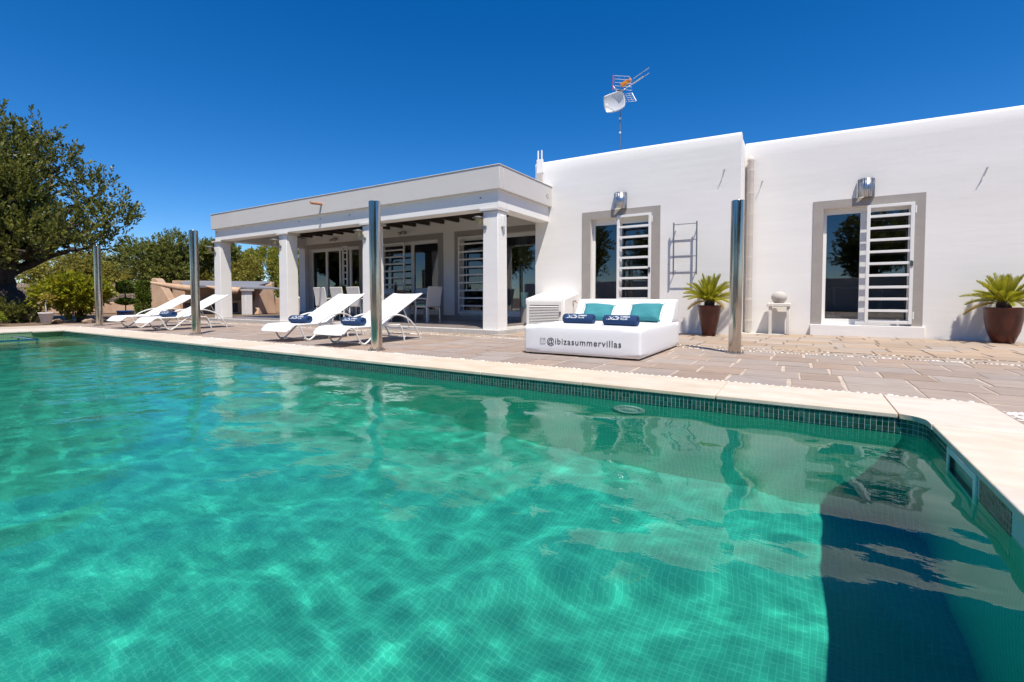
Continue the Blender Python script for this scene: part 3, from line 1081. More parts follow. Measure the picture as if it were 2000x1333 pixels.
for (x, y, z, lab, L_) in ((-.935 - .33, YM, 3.02, 'thin metal awning hook high beside the corner of the projecting block', .2), (-.70, YW, 2.90, 'thin metal awning hook just right of the downpipe', .15),
                           (2.42, YW, 2.72, 'thin metal awning hook high on the wall above the right potted cycad', .2), (FX1 + .02, 9.35, 2.93, 'small metal hook where the porch fascia meets the wall', .12)):
    t = thing('wall_hook', lab, 'hook', (x, y, z), group='metal hooks fixed to the walls')
    MB().tube(smooth_path([(0, -.002, 0), (0, -.07, -.005), (-.015, -.095, -.03)]), .006, 6).build('rod', M['iron'], t, smooth=True)
    MB().tube([(-.015, -.095, -.03), (-.03, -.02, -.03 - L_ * .5)], .004, 6).build('arm', M['iron'], t, smooth=True)

# downpipe of clay sections
t = thing('downpipe', 'cream jointed clay downpipe running down the wall right of the block corner', 'downpipe', (-.90, YW - .07, 0))
zj = [.02, .26, .67, 1.05, 1.48, 1.90, 2.30, 2.71, 3.14, 3.33]
for a, b in zip(zj[:-1], zj[1:]):
    MB().lathe([(.052, a), (.056, a + .01), (.056, b - .05), (.063, b - .035), (.063, b - .004), (.052, b - .002)], (0, 0, 0), 18).build('pipe_section', M['downpipe'], t, smooth=True)
MB().lathe([(.056, 3.33), (.045, 3.37), (.02, 3.395), (.0, 3.40)], (0, 0, 0), 18).build('cap', M['downpipe'], t, smooth=True)
for z in zj[1:-1]:
    MB().box(-.02, .02, .05, .0695, z - .02, z + .02).build('bracket', M['iron'], t)

# two conduits
t = thing('conduit_pair', 'pair of thin white conduits rising past the parapet above the porch', 'conduit', (-5.09, YM - .03, 3.12))
for dx in (-.045, .045):
    MB().tube([(dx, 0, 0), (dx, 0, .86)], .017, 10).build('pipe', M['plaster'], t, smooth=True)
MB().box(-.06, .06, -.03, .028, .10, .36).build('junction_box', M['stone_ball'], t, bevel=.005)
MB().box(-.075, .075, -.022, .028, .36, .66).build('junction_box', M['plaster'], t, bevel=.005)

# iron ladder rack on wall
t = thing('towel_ladder', 'grey iron ladder rack fixed to the white wall above the cycad', 'wall rack', (-1.93, YM - .10, 0))
for x in (-.21, .21):
    MB().box(x - .012, x + .012, -.012, .012, 1.12, 2.12).build('rail', M['iron'], t, bevel=.002)
    for z in (1.22, 1.98):
        MB().tube([(x + (.012 if x < 0 else -.012), .0, z), (x + (.02 if x < 0 else -.02), .099, z)], .010, 8).build('standoff', M['white_iron'], t, smooth=True)
for z in (1.16, 1.47, 1.78, 2.08):
    MB().tube([(-.198, 0, z), (.198, 0, z)], .008, 8).build('rung', M['iron'], t, smooth=True)

# AC cabinet
t = thing('louvred_cabinet', 'low white stucco cabinet with louvred door beside the daybed', 'cabinet', (-4.6, 8.78, 0))
g = MB()
x0, x1, y1 = -.46, .46, .735
g.grid_loft([[(x0, 0, 0), (x1, 0, 0), (x1, y1, 0), (x0, y1, 0)], [(x0, 0, .665), (x1, 0, .665), (x1, y1, .80), (x0, y1, .80)]], True, True)
g.build('housing', M['plaster'], t, bevel=.03, seg=3)
g = MB()
g.box(-.41, -.345, -.032, -.001, .04, .61)
g.box(.345, .41, -.032, -.001, .04, .61)
g.box(-.345, .345, -.032, -.001, .04, .12)
g.box(-.345, .345, -.032, -.001, .53, .61)
dr = g.build('door', M['white_alu'], t, bevel=.004)
MB().box(-.345, .345, -.006, -.001, .12, .53).build('backing', M['stone_ball'], dr)
for k in range(12):
    z = .14 + k * .033
    sl = MB().box(-.343, .343, -.019, .007, -.003, .003).build('slat', M['white_alu'], dr, loc=(0, -.022, z))
    sl.rotation_euler = (R(38), 0, 0)
for z in (.12, .50):
    MB().lathe([(.010, -.04), (.010, .04)], (-.425, -.02, z), 8).build('hinge', M['steel_d'], t, smooth=True)
MB().box(.36, .40, -.05, -.033, .33, .40).build('latch', M['steel_d'], t, bevel=.004)
t = thing('garden_tap', 'small brass garden tap on the side of the louvred cabinet', 'tap', (-4.137, 9.18, .60))
MB().tube(smooth_path([(0, 0, 0), (.07, 0, .0), (.10, 0, -.03)]), .010, 8).build('spout', M['clay'], t, smooth=True)
MB().box(.03, .075, -.025, .025, .02, .028).build('handle', M['steel_d'], t)
MB().tube([(.0145, .02, -.02), (.0145, .02, -.40)], .009, 8).build('pipe', M['downpipe'], t, smooth=True)

# stone pedestal with ball
t = thing('stone_pedestal', 'small pale stone bench-like pedestal against the wall by the downpipe', 'pedestal', (-.38, 10.12, 0))
MB().box(-.19, .19, -.13, .13, .515, .585).build('top', M['stone_white'], t, bevel=.015, seg=3)
for x in (-.165, .125):
    MB().grid_loft([[(x, -.10, 0), (x + .05, -.10, 0), (x + .05, .10, 0), (x, .10, 0)], [(x, -.115, .10), (x + .05, -.115, .10), (x + .05, .115, .10), (x, .115, .10)], [(x, -.105, .513), (x + .05, -.105, .513), (x + .05, .105, .513), (x, .105, .513)]]).build('leg', M['stone_white'], t, bevel=.008)
tag(MB().lathe([(.075, 0), (.105, .03), (.128, .075), (.13, .12), (.105, .175), (.06, .205), (.0, .212)], (0, 0, 0), 32).build('stone_ball', M['stone_ball'], smooth=True, loc=(-.38, 10.10, .586), angle=50), 'rounded grey stone ball resting on the pale pedestal', 'stone ball')
MB().box(-1.0, -.28, 9.92, 10.295, -.012, .006).build('kerb_stone', M['porch_edge'], terrace)

# roof aerial
t = thing('roof_aerial', 'roof mast with square dish and orange grid aerial', 'aerial', (-3.76, 11.0, 3.35))
MB().tube([(0, 0, 0), (0, 0, 2.12)], .018, 10).build('mast', M['iron'], t, smooth=True)
for z in (1.23, 1.56):
    MB().lathe([(.024, -.02), (.024, .02)], (0, 0, z), 10).build('clamp', M['white_alu'], t, smooth=True)
# dish: curved rounded square
mb = MB()
n = 14
def dish_pt(i, j, off):
    u_, v_ = -1 + 2 * i / n, -1 + 2 * j / n
    k_ = 1 - .16 * (u_ * u_ * v_ * v_)
    return (u_ * k_ * .25, .05 * (1 - (u_ * u_ + v_ * v_) * .9) + off, v_ * k_ * .22)
fr_ = [[dish_pt(i, j, 0) for j in range(n + 1)] for i in range(n + 1)]
bk_ = [[dish_pt(i, j, .012) for j in range(n + 1)] for i in range(n + 1)]
for i in range(n):
    for j in range(n):
        mb.quad([fr_[i][j], fr_[i + 1][j], fr_[i + 1][j + 1], fr_[i][j + 1]])
        mb.quad([bk_[i][j + 1], bk_[i + 1][j + 1], bk_[i + 1][j], bk_[i][j]])
bd = [(i, 0) for i in range(n)] + [(n, j) for j in range(n)] + [(n - i, n) for i in range(n)] + [(0, n - j) for j in range(n)]
for (a1, b1), (a2, b2) in zip(bd, bd[1:] + bd[:1]):
    mb.quad([fr_[a1][b1], bk_[a1][b1], bk_[a2][b2], fr_[a2][b2]])
d_ = mb.build('dish', M['dish'], t, smooth=True, loc=(-.10, -.13, 1.92), angle=60)
d_.modifiers.new('Weld', 'WELD').merge_threshold = .0005
d_.rotation_euler = (R(4), R(-9), R(8))
MB().tube([(-.10, -.06, 1.74), (-.20, -.34, 1.76)], .009, 6).build('dish_arm', M['dish'], t, smooth=True)
MB().box(-.235, -.165, -.40, -.33, 1.735, 1.81).build('receiver', M['white_alu'], t, bevel=.012)
# grid antenna: reflector of rods in two leaves, boom with elements
ar = bpy.data.objects.new('grid_aerial', None)
mbr = MB().tube([(-.05, 0, 0), (.58, -.12, .20)], .010, 6)
an_ = mbr.build('boom', M['alu'], t, loc=(0, 0, 2.16), smooth=True)
for leaf, sgn in (('upper', 1), ('lower', -1)):
    g = MB()
    for k in range(5):
        f = k / 4
        p = Vector((-.10 - .06 * f, -.02, .10 + .33 * f)) if sgn > 0 else Vector((.06 + .10 * f, -.04, -.06 - .20 * f))
        dd = Vector((.42, -.10, -.16)) if sgn > 0 else Vector((.26, -.08, -.06))
        g.tube([p, p + dd], .005, 5)
    for f in (0.02, .33, .66, 1):
        if sgn > 0:
            g.tube([Vector((-.10, -.02, .10)) + Vector((.42, -.10, -.16)) * f, Vector((-.16, -.02, .43)) + Vector((.42, -.10, -.16)) * f], .005, 5)
        else:
            g.tube([Vector((.06, -.04, -.06)) + Vector((.26, -.08, -.06)) * f, Vector((.16, -.04, -.26)) + Vector((.26, -.08, -.06)) * f], .005, 5)
    g.build('reflector', M['alu'] if True else M['orange'], an_, smooth=True)
MB().tube([(-.17, -.03, .09), (-.165, -.03, .44)], .011, 6).build('end_strip', M['red'], an_, smooth=True)
MB().box(.08, .34, -.10, -.01, .07, .155).build('dipole_box', M['orange'], an_, bevel=.015).rotation_euler = (0, R(-20), 0)
g = MB()
for k in range(9):
    f = .34 + k * .045
    for off in (.0, .13):
        c_ = Vector((f, -.02 - f * .18, .10 + f * .34 - off * .9))
        g.tube([c_ + Vector((0, -.03, -.03)), c_ + Vector((0.0, .03, .03))], .004, 5)
g.tube([(.34, -.08, .22), (.72, -.15, .345)], .006, 5)
g.tube([(.34, -.08, .10), (.72, -.15, .225)], .006, 5)
g.build('director', M['alu'], an_, smooth=True)
MB().tube([(-.09, 0, .06), (-.19, 0, .22)], .014, 6).build('strut', M['white_alu'], an_, smooth=True)
MB().box(-.04, .05, -.05, .05, -.06, .06).build('clamp', M['black'], an_, bevel=.008)

# ------------------------------------------------------------------ steel posts
POSTS = [(-14.70, 4.60, 1.96, (-.014, 0), 'polished steel post farthest left, at the pool corner by the rocks'),
         (-9.66, 4.45, 1.93, (-.014, 0), 'polished steel post standing in front of the far pair of loungers'),
         (-4.73, 4.33, 1.925, (-.008, 0), 'polished steel post standing in front of the near pair of loungers'),
         (-.71, 6.41, 1.865, (.005, 0), 'polished steel post between the daybed and the downpipe')]
for (x, y, h, ln, lab) in POSTS:
    t = thing('steel_post', lab, 'post', (x, y, 0), group='polished steel posts for the shade sails')
    t.rotation_euler = (0, ln[0], 0)
    MB().lathe([(.0715, .008), (.072, .02), (.0735, h - .03), (.0735, h - .004), (.071, h), (.067, h), (.067, h - .004), (.067, h - .08), (0, h - .08)], (0, 0, 0), 48).build('tube', M['steel'], t, smooth=True, angle=25)
    MB().lathe([(.11, .0), (.112, .002), (.112, .007), (.108, .0095), (.0, .0095)], (0, 0, 0), 32).build('base_plate', M['bolt'], t, smooth=True)
    for k in range(6):
        a = k * math.pi / 3 + .3
        MB().lathe([(.011, .0096), (.011, .020), (.006, .021), (.006, .032), (0, .033)], (.094 * math.cos(a), .094 * math.sin(a), 0), 6).build('bolt', M['bolt'], t)

# ------------------------------------------------------------------ text helper
def text_mesh(body, size, shear=0.0, spacing=1.0, bold=0.0, align='LEFT'):
    cu = bpy.data.curves.new('text', 'FONT')
    cu.body = body
    cu.size = size
    cu.shear = shear
    cu.space_character = spacing
    cu.offset = bold
    cu.align_x = align
    cu.resolution_u = 3
    ob = bpy.data.objects.new('text', cu)
    COL.objects.link(ob)
    dg = bpy.context.evaluated_depsgraph_get()
    dg.update()
    me = bpy.data.meshes.new_from_object(ob.evaluated_get(dg))
    bpy.data.objects.remove(ob)
    bpy.data.curves.remove(cu)
    return me

# ------------------------------------------------------------------ sun loungers
def make_lounger(name_label, loc, rz):
    t = thing('sun_lounger', name_label, 'sun lounger', loc, rz, group='white sun loungers by the pool')
    W = .315
    for sx in (-W, W):
        # front wave leg that runs on up as the side rail of the back
        P = smooth_path([(sx, .03, .185), (sx, .10, .245), (sx, .17, .262), (sx, .235, .215), (sx, .29, .10), (sx, .36, .022), (sx, .45, .045), (sx, .60, .165), (sx, .77, .295), (sx, 1.02, .44), (sx, 1.58, .745)], 6)
        MB().tube(P, .0135, 8).build('side_rail', M['lounger_tube'], t, smooth=True)
        MB().tube(smooth_path([(sx * .97, .17, .262), (sx * .97, .45, .262), (sx * .97, .84, .268), (sx * .97, 1.10, .262)], 4), .012, 8).build('seat_rail', M['lounger_tube'], t, smooth=True)
        so = sx * 1.09
        P = smooth_path([(sx * 1.02, .56, .268), (so, .66, .33), (so, .82, .395), (so, 1.02, .42), (so, 1.22, .365), (so, 1.38, .24), (so, 1.48, .10), (so, 1.52, .012)], 6)
        MB().tube(P, .0125, 8).build('armrest', M['lounger_tube'], t, smooth=True)
        P = smooth_path([(sx * .97, 1.08, .262), (sx * .97, 1.14, .20), (sx * .97, 1.20, .012)], 5)
        MB().tube(P, .0125, 8).build('rear_leg', M['lounger_tube'], t, smooth=True)
    for (y, z) in ((.36, .022 + .0), (1.195, .06), (1.49, .075)):
        MB().tube([(-W * 1.05, y, z + .012), (W * 1.05, y, z + .012)], .009, 8).build('cross_bar', M['lounger_tube'], t, smooth=True)
    # back support yoke
    P = smooth_path([(-W * .8, 1.22, .53), (-W * .8, 1.36, .22), (0, 1.38, .19), (W * .8, 1.36, .22), (W * .8, 1.22, .53)], 5)
    MB().tube(P, .008, 6).build('back_support', M['lounger_tube'], t, smooth=True)
    def sling(path, sag, name):
        mb = MB()
        nx = 10
        rows = []
        pp = smooth_path([(0, a, b) for a, b in path], 6)
        for i, p in enumerate(pp):
            f = i / (len(pp) - 1)
            s_ = sag * math.sin(math.pi * f)
            row = []
            for j in range(nx + 1):
                q = -1 + 2 * j / nx
                row.append((q * (W - .006), p.y, p.z - s_ * (1 - q * q) - .006 * (1 - abs(q) ** 6)))
            rows.append(row)
        mb.grid_loft(rows, False, False)
        o = mb.build(name, M['sling'], t, smooth=True, angle=80)
        so = o.modifiers.new('Solid', 'SOLIDIFY')
        so.thickness = .010
        so.offset = 0
        return o
    sling([(0.0, .17), (.04, .205), (.10, .252), (.17, .272), (.32, .276), (.55, .278), (.79, .292)], .012, 'seat_sling')
    sling([(.775, .292), (.90, .375), (1.15, .515), (1.40, .655), (1.56, .742), (1.60, .755), (1.615, .742)], .018, 'back_sling')
    return t

L1 = make_lounger('white sling lounger just left of the post, nearest the daybed', (-5.635, 4.25, 0), 0)
spots = [((-6.92, 4.27, 0), R(4), 'white sling lounger left of its neighbour by the post, near pair'),
         ((-11.52, 4.28, 0), R(1), 'white sling lounger of the far pair that carries a towel'),
         ((-12.98, 4.30, 0), R(3), 'farthest white sling lounger, in front of the topiary and hedge wall')]
for loc, rz, lab in spots:
    copy_tree(L1, None, loc, rz, lab)

# rolled towels
def roll_map(me, r, x0, zc, ang0, squash):
    for v in me.vertices:
        a = ang0 + v.co.y / r
        xx = x0 + v.co.x
        v.co = Vector((xx, -math.cos(a) * (r + .002), zc + math.sin(a) * (r + .002) * squash))
    me.update()

def make_towel(lab, loc, rz, L_=.40, r=.072, squash=.86):
    t = thing('rolled_towel', lab, 'towel', loc, rz, group='rolled navy towels')
    mb = MB()
    seg = 40
    prof = [(-L_ / 2, r * .55), (-L_ / 2 - .004, r * .80), (-L_ / 2 + .002, r * .93), (-L_ / 2 + .015, r), (0, r * 1.0), (L_ / 2 - .015, r), (L_ / 2 - .002, r * .93), (L_ / 2 + .004, r * .80), (L_ / 2, r * .55)]
    rings = []
    rs = random.Random(int(abs(loc[0]) * 100))
    for x, rr in prof:
        rings.append([(x, -rr * math.cos(2 * math.pi * k / seg) * (1 + .012 * math.sin(3 * k + x * 9)), r * squash + rr * squash * math.sin(2 * math.pi * k / seg)) for k in range(seg)])
    # spiral pits at both ends
    rings = [[(-L_ / 2 + .02, p[1] * .3, r * squash + (p[2] - r * squash) * .3) for p in rings[0]]] + rings + [[(L_ / 2 - .02, p[1] * .3, r * squash + (p[2] - r * squash) * .3) for p in rings[-1]]]
    mb.grid_loft(rings, True, True)
    mb.build('roll', M['navy'], t, smooth=True, angle=70)
    # loose outer flap edge
    fl_ = MB()
    a0 = R(128)
    fl_.grid_loft([[(-L_ / 2 + .008, -math.cos(a) * (r + .004), r * squash + math.sin(a) * (r + .004) * squash) for a in (a0, a0 + .25, a0 + .5)], [(L_ / 2 - .008, -math.cos(a) * (r + .004), r * squash + math.sin(a) * (r + .004) * squash) for a in (a0, a0 + .25, a0 + .5)]], False, False)
    fl_.build('flap', M['navy'], t)
    for body, size, x, a, shear, bold in (('IbiZa', .074, -.155, .14, .5, .0006), ('SUMMER', .030, .015, .60, 0, .0006), ('VILLAS', .030, .015, .14, 0, .0006)):
        me = text_mesh(body, size, shear, 1.0, bold)
        # cut long edges so the letters follow the curve
        me.materials.clear()
        me.materials.append(M['print_white'])
        roll_map(me, r, x, r * squash, R(2) + a, squash)
        o = bpy.data.objects.new('print', me)
        COL.objects.link(o)
        o.parent = t
    return t
make_towel('navy rolled towel with white print, left one on the white daybed', (-2.40, 5.52, .356), R(-2))
make_towel('navy rolled towel with white print, right one on the white daybed', (-1.80, 5.35, .356), R(-3))
make_towel('navy rolled towel on the lounger nearest the daybed', (-5.66, 4.74, .272), R(4), r=.078, squash=.8, L_=.38)
make_towel('navy rolled towel on the left lounger of the near pair', (-6.93, 4.74, .272), R(8), r=.078, squash=.8, L_=.38)
make_towel('navy rolled towel on the far pair of loungers', (-11.55, 4.78, .272), R(6), r=.078, squash=.8, L_=.40)

# ------------------------------------------------------------------ daybed
t = thing('daybed', 'large white padded daybed with web handle printed along its front', 'daybed', (0, 0, 0))
DX0, DX1, DY0, DY1 = -2.915, -1.475, 5.04, 6.88
def cushion(x0, x1, y0, y1, z0, z1, name, parent, puff=.012, m='vinyl', bev=.045, topshift=None):
    n = 12
    mb = MB()
    # six subdivided sides with slight swell
    import itertools
    def P(u, v, w):
        sx, sy, sz = [1 - abs(2 * q - 1) ** 4 for q in (u, v, w)]
        x = x0 + (x1 - x0) * u + (2 * u - 1) * puff * sy * sz
        y = y0 + (y1 - y0) * v + (2 * v - 1) * puff * sx * sz
        z = z0 + (z1 - z0) * w + (2 * w - 1) * puff * .6 * sx * sy * (1 if w > .5 else 0)
        if topshift:
            y += topshift * w * (1 - v)
        return (x, y, z)
    for ax in range(3):
        for side in (0, 1):
            for i in range(n):
                for j in range(n):
                    q = []
                    for (a, b) in ((i, j), (i + 1, j), (i + 1, j + 1), (i, j + 1)):
                        c = [a / n, b / n]
                        c.insert(ax, side)
                        q.append(P(*c))
                    if (side == 0) != (ax == 1):
                        q = q[::-1]
                    mb.quad(q)
    o = mb.build(name, M[m], parent, smooth=True, angle=50)
    w = o.modifiers.new('Weld', 'WELD')
    w.merge_threshold = .0005
    b = o.modifiers.new('Bevel', 'BEVEL')
    b.width = bev
    b.segments = 4
    b.limit_method = 'ANGLE'
    b.angle_limit = R(45)
    return o
cushion(DX0, DX1, DY0, DY1, .015, .352, 'mattress_base', t, .014, bev=.03)
cushion(DX0 + .01, -2.201, 6.46, DY1 - .01, .353, .66, 'back_cushion', t, .008, topshift=.24, bev=.03)
cushion(-2.195, DX1 - .01, 6.46, DY1 - .01, .353, .655, 'back_cushion', t, .008, topshift=.24, bev=.03)
MB().box(DX0 + .04, DX1 - .04, DY0 + .04, DY1 - .04, .0, .016).build('foot', M['black'], t)
me = text_mesh('@ibizasummervillas', .102, 0, 1.13, .0006)
w0 = max(v.co.x for v in me.vertices)
for v in me.vertices:
    xx = -2.600 + v.co.x * (.915 / w0)
    f = (xx - DX0) / (DX1 - DX0)
    zz = .135 + v.co.y
    fz = (zz - .015) / .337
    v.co = Vector((xx, DY0 - .014 * (1 - abs(2 * f - 1) ** 4) * (1 - abs(2 * fz - 1) ** 4) - .003, zz))
me.materials.clear()
me.materials.append(M['print_dark'])
o = bpy.data.objects.new('print', me)
COL.objects.link(o)
o.parent = t
g = MB()
ix, iz, iw = -2.653, .165, .034
yy = DY0 - .0145
for (a, b, c, d) in ((-iw, iw, iw - .0035, iw), (-iw, iw, -iw, -iw + .0035), (-iw, -iw + .0035, -iw + .0035, iw - .0035), (iw - .0035, iw, -iw + .0035, iw - .0035)):
    g.box(ix + a, ix + b, yy - .001, yy, iz + c, iz + d)
for k in range(16):
    a0, a1 = 2 * math.pi * k / 16, 2 * math.pi * (k + 1) / 16
    g.quad([(ix + r_ * math.cos(a), yy - .001, iz + r_ * math.sin(a)) for r_, a in ((.0145, a0), (.017, a0), (.017, a1), (.0145, a1))])
g.box(ix + .017, ix + .023, yy - .001, yy, iz + .017, iz + .023)
g.build('print_icon', M['print_dark'], t)

def pillow(lab, loc, rot, w=.42, h=.30, th=.075):
    t = thing('throw_pillow', lab, 'pillow', loc, 0, group='turquoise pillows on the daybed')
    t.rotation_euler = rot
    mb = MB()
    n = 16
    for sgn in (1, -1):
        rows = []
        for i in range(n + 1):
            u = -1 + 2 * i / n
            row = []
            for j in range(n + 1):
                v = -1 + 2 * j / n
                pin = 1 - .10 * (1 - abs(u) ** 3) * abs(v) ** 3
                pin2 = 1 - .08 * (1 - abs(v) ** 3) * abs(u) ** 3
                tt = ((1 - u ** 4) * (1 - v ** 4)) ** .45 * th * (1 + .06 * math.sin(5 * u + 3 * v) + .04 * math.sin(9 * v - 4 * u))
                row.append((u * w / 2 * pin2, -sgn * tt, v * h / 2 * pin))
            rows.append(row if sgn > 0 else row[::-1])
        mb.grid_loft(rows, False, False)
    mb.build('cover', M['teal'], t, smooth=True, angle=80)
    for k in range(9):
        for sx in (-1, 1):
            z = (-1 + 2 * k / 8) * h / 2 * .97
            MB().tube([(sx * w * .497, 0, z), (sx * (w * .5 + .010), .0, z + .006)], .006, 5).build('tassel', M['teal'], t, smooth=True)
    return t
pillow('turquoise pillow with tufted ends, left one on the white daybed', (-2.47, 6.34, .475), (R(-42), R(3), R(6)), w=.43)
pillow('turquoise pillow with tufted ends, right one on the white daybed', (-1.79, 6.32, .48), (R(-40), R(-2), R(-4)), w=.44)

# ------------------------------------------------------------------ foliage tools
def leaves(name, base, dirs, length, width, m, parent=None, fold=.25, seed=1, kind=None, curl=.15):
    """one four-cornered leaf per base point, pointing along dirs"""
    rg = np.random.default_rng(seed)
    n = len(base)
    d = dirs / np.maximum(np.linalg.norm(dirs, axis=1, keepdims=True), 1e-6)
    rnd = rg.normal(size=(n, 3))
    side = np.cross(d, rnd)
    side /= np.maximum(np.linalg.norm(side, axis=1, keepdims=True), 1e-6)
    up = np.cross(side, d)
    L_ = (length * rg.uniform(.7, 1.2, n))[:, None]
    W_ = (width * rg.uniform(.7, 1.2, n))[:, None]
    p0 = base
    p1 = base + d * L_ * .5 + side * W_ * .5 + up * W_ * fold
    p2 = base + d * L_ + up * L_ * -curl * rg.uniform(0, 1, n)[:, None]
    p3 = base + d * L_ * .5 - side * W_ * .5 + up * W_ * fold
    V = np.stack([p0, p1, p2, p3], 1).reshape(-1, 3)
    F = (np.arange(n) * 4)[:, None] + np.arange(4)[None]
    return raw(name, V, F, m, parent, kind=kind)


def shoots_to_leaves(pos, dirs, slen, nl, spread, seed):
    """leaf bases and directions along every shoot"""
    rg = np.random.default_rng(seed)
    n = len(pos)
    d = dirs / np.linalg.norm(dirs, axis=1, keepdims=True)
    s1 = np.cross(d, rg.normal(size=(n, 3)))
    s1 /= np.linalg.norm(s1, axis=1, keepdims=True)
    s2 = np.cross(d, s1)
    B_, D_ = [], []
    L_ = slen * rg.uniform(.6, 1.25, n)
    for k in range(nl):
        f = (k + 1) / nl
        ang = k * 2.4 + rg.uniform(-.3, .3, n)
        bend = np.array([0, 0, -1.0]) * (f ** 2 * .12) * L_[:, None]
        b = pos + d * (L_ * f)[:, None] + bend
        o_ = s1 * np.cos(ang)[:, None] + s2 * np.sin(ang)[:, None]
        w = spread * (1.15 - .55 * f)
        B_.append(b)
        D_.append(d + o_ * w + rg.normal(scale=.18, size=(n, 3)))
    return np.concatenate(B_), np.concatenate(D_)


def crown_points(clumps, n, seed, inner=.45, upward=.5):
    rg = np.random.default_rng(seed)
    vol = np.array([c[1][0] * c[1][1] * c[1][2] for c in clumps]) ** (2 / 3)
    pick = rg.choice(len(clumps), n, p=vol / vol.sum())
    C_ = np.array([c[0] for c in clumps], float)[pick]
    R_ = np.array([c[1] for c in clumps], float)[pick]
    u = rg.normal(size=(n, 3))
    u /= np.linalg.norm(u, axis=1, keepdims=True)
    r = rg.uniform(inner ** 2, 1, n) ** .5
    P_ = C_ + u * R_ * r[:, None]
    D_ = u * 1.0 + np.array([0, 0, upward]) + rg.normal(scale=.3, size=(n, 3))
    return P_, D_


def limb(mb, p0, p1, r0, r1, wob, rr, seg=7, n=5):
    p0, p1 = Vector(p0), Vector(p1)
    pts, rad = [], []
    for i in range(n + 1):
        f = i / n
        q = p0.lerp(p1, f)
        if 0 < i < n:
            q += Vector((rr.uniform(-wob, wob), rr.uniform(-wob, wob), rr.uniform(-wob, wob) * .5))
        pts.append(q)
        rad.append(r0 + (r1 - r0) * f)
    mb.tube(pts, rad, seg)
    return pts


def tree(name, lab, cat, base, clumps, trunk_h, trunk_r, m_leaf, m_bark, nsh, slen, nl, leaf, spread=.9, seed=1, group=None, inner=.4, upward=.5, lean=(0, 0)):
    t = thing(name, lab, cat, base, 0, group)
    rr = random.Random(seed)
    mb = MB()
    top = Vector((lean[0], lean[1], trunk_h))
    pts, rad = [], []
    for i in range(9):
        f = i / 8
        q = top * f + Vector((rr.uniform(-1, 1), rr.uniform(-1, 1), 0)) * trunk_r * .25 * (f > 0)
        pts.append(q)
        rad.append(trunk_r * (1.35 - .55 * min(1, f * 2) + .0 * f))
    mb.tube(pts, rad, 12)
    for i, (c, r_) in enumerate(clumps):
        c = Vector(c)
        st = top * rr.uniform(.65, 1.0)
        mid = st.lerp(c, .5) + Vector((rr.uniform(-.2, .2), rr.uniform(-.2, .2), rr.uniform(0, .3))) * r_[0]
        lr = min(trunk_r, .38)
        limb(mb, st, mid, lr * .38, lr * .2, lr * .3, rr)
        limb(mb, mid, c, lr * .2, lr * .1, lr * .3, rr)
        for k in range(5):
            a = Vector((rr.gauss(0, 1), rr.gauss(0, 1), rr.gauss(.3, .8))).normalized()
            e_ = c + Vector((a.x * r_[0], a.y * r_[1], a.z * r_[2])) * .85
            limb(mb, mid.lerp(c, rr.uniform(.4, 1)), e_, lr * .08, lr * .02, lr * .3, rr, seg=5, n=3)
    mb.build('trunk', m_bark, t, smooth=True, angle=80)
    P_, D_ = crown_points(clumps, nsh, seed, inner, upward)
    Bs, Ds = shoots_to_leaves(P_, D_, slen, nl, spread, seed + 1)
    leaves('crown', Bs, Ds, leaf[0], leaf[1], m_leaf, t, seed=seed + 2)
    return t


def clump_set(center, radii, n, cr, seed, low=-.9):
    rr = random.Random(seed)
    out = []
    while len(out) < n:
        u = Vector((rr.gauss(0, 1), rr.gauss(0, 1), rr.gauss(0, 1))).normalized() * rr.uniform(.35, .82)
        if u.z < low:
            continue
        s = rr.uniform(.75, 1.2) * cr
        out.append(((center[0] + u.x * radii[0], center[1] + u.y * radii[1], center[2] + u.z * radii[2]), (s, s, s * .85)))
    return out

# big carob at the left
cl = clump_set((-1.5, -1.1, 4.0), (3.2, 3.4, 2.55), 44, .90, 4, low=-.95)
cl += [((x_ - 1.19, y_ - .73, z_), r_3) for (x_, y_, z_), r_3 in [((1.4, 2.2, 5.0), (.55, .55, .75)), ((1.9, 2.9, 4.1), (.6, .7, .6)), ((2.1, 3.2, 3.3), (.6, .7, .5)), ((.3, .9, 5.8), (.42, .42, .85)), ((-1.0, -.6, 6.0), (.45, .45, .9)), ((-.2, -1.9, 5.9), (.4, .4, .95)), ((1.0, 1.7, 5.7), (.4, .4, .75)),
       ((1.9, 2.9, 2.5), (.6, .6, .5)), ((.8, 1.2, 2.1), (.8, .8, .5)), ((-.3, -.8, 1.9), (.9, .9, .5)), ((.6, -.2, 2.3), (.8, .8, .5)), ((-1.2, -2.2, 2.0), (.9, .9, .5)), ((1.3, .3, 2.8), (.9, .9, .6)), ((1.2, -.6, 2.6), (.8, .8, .55)), ((.6, -1.6, 2.3), (.8, .8, .5)), ((1.6, 1.4, 2.4), (.7, .7, .5)),
       ((1.0, .0, 1.9), (.7, .7, .4)), ((1.9, .4, 1.95), (.7, .7, .4)), ((2.7, 1.0, 2.1), (.6, .6, .4)), ((.2, -.5, 1.8), (.7, .7, .4)), ((3.2, 1.7, 2.4), (.5, .5, .4)), ((2.6, .9, 2.6), (.8, .8, .55)), ((2.9, 2.2, 3.0), (.6, .6, .5)), ((2.0, -.6, 2.9), (.9, .9, .7))]]
tree('carob_tree', 'big dark leafy carob tree overhanging the far end of the pool', 'tree', (-20.85, 4.1, G), cl, 1.8, .62, M['carob'], M['bark'], 5600, .62, 12, (.15, .07), spread=.75, seed=21, inner=.25, upward=1.3)

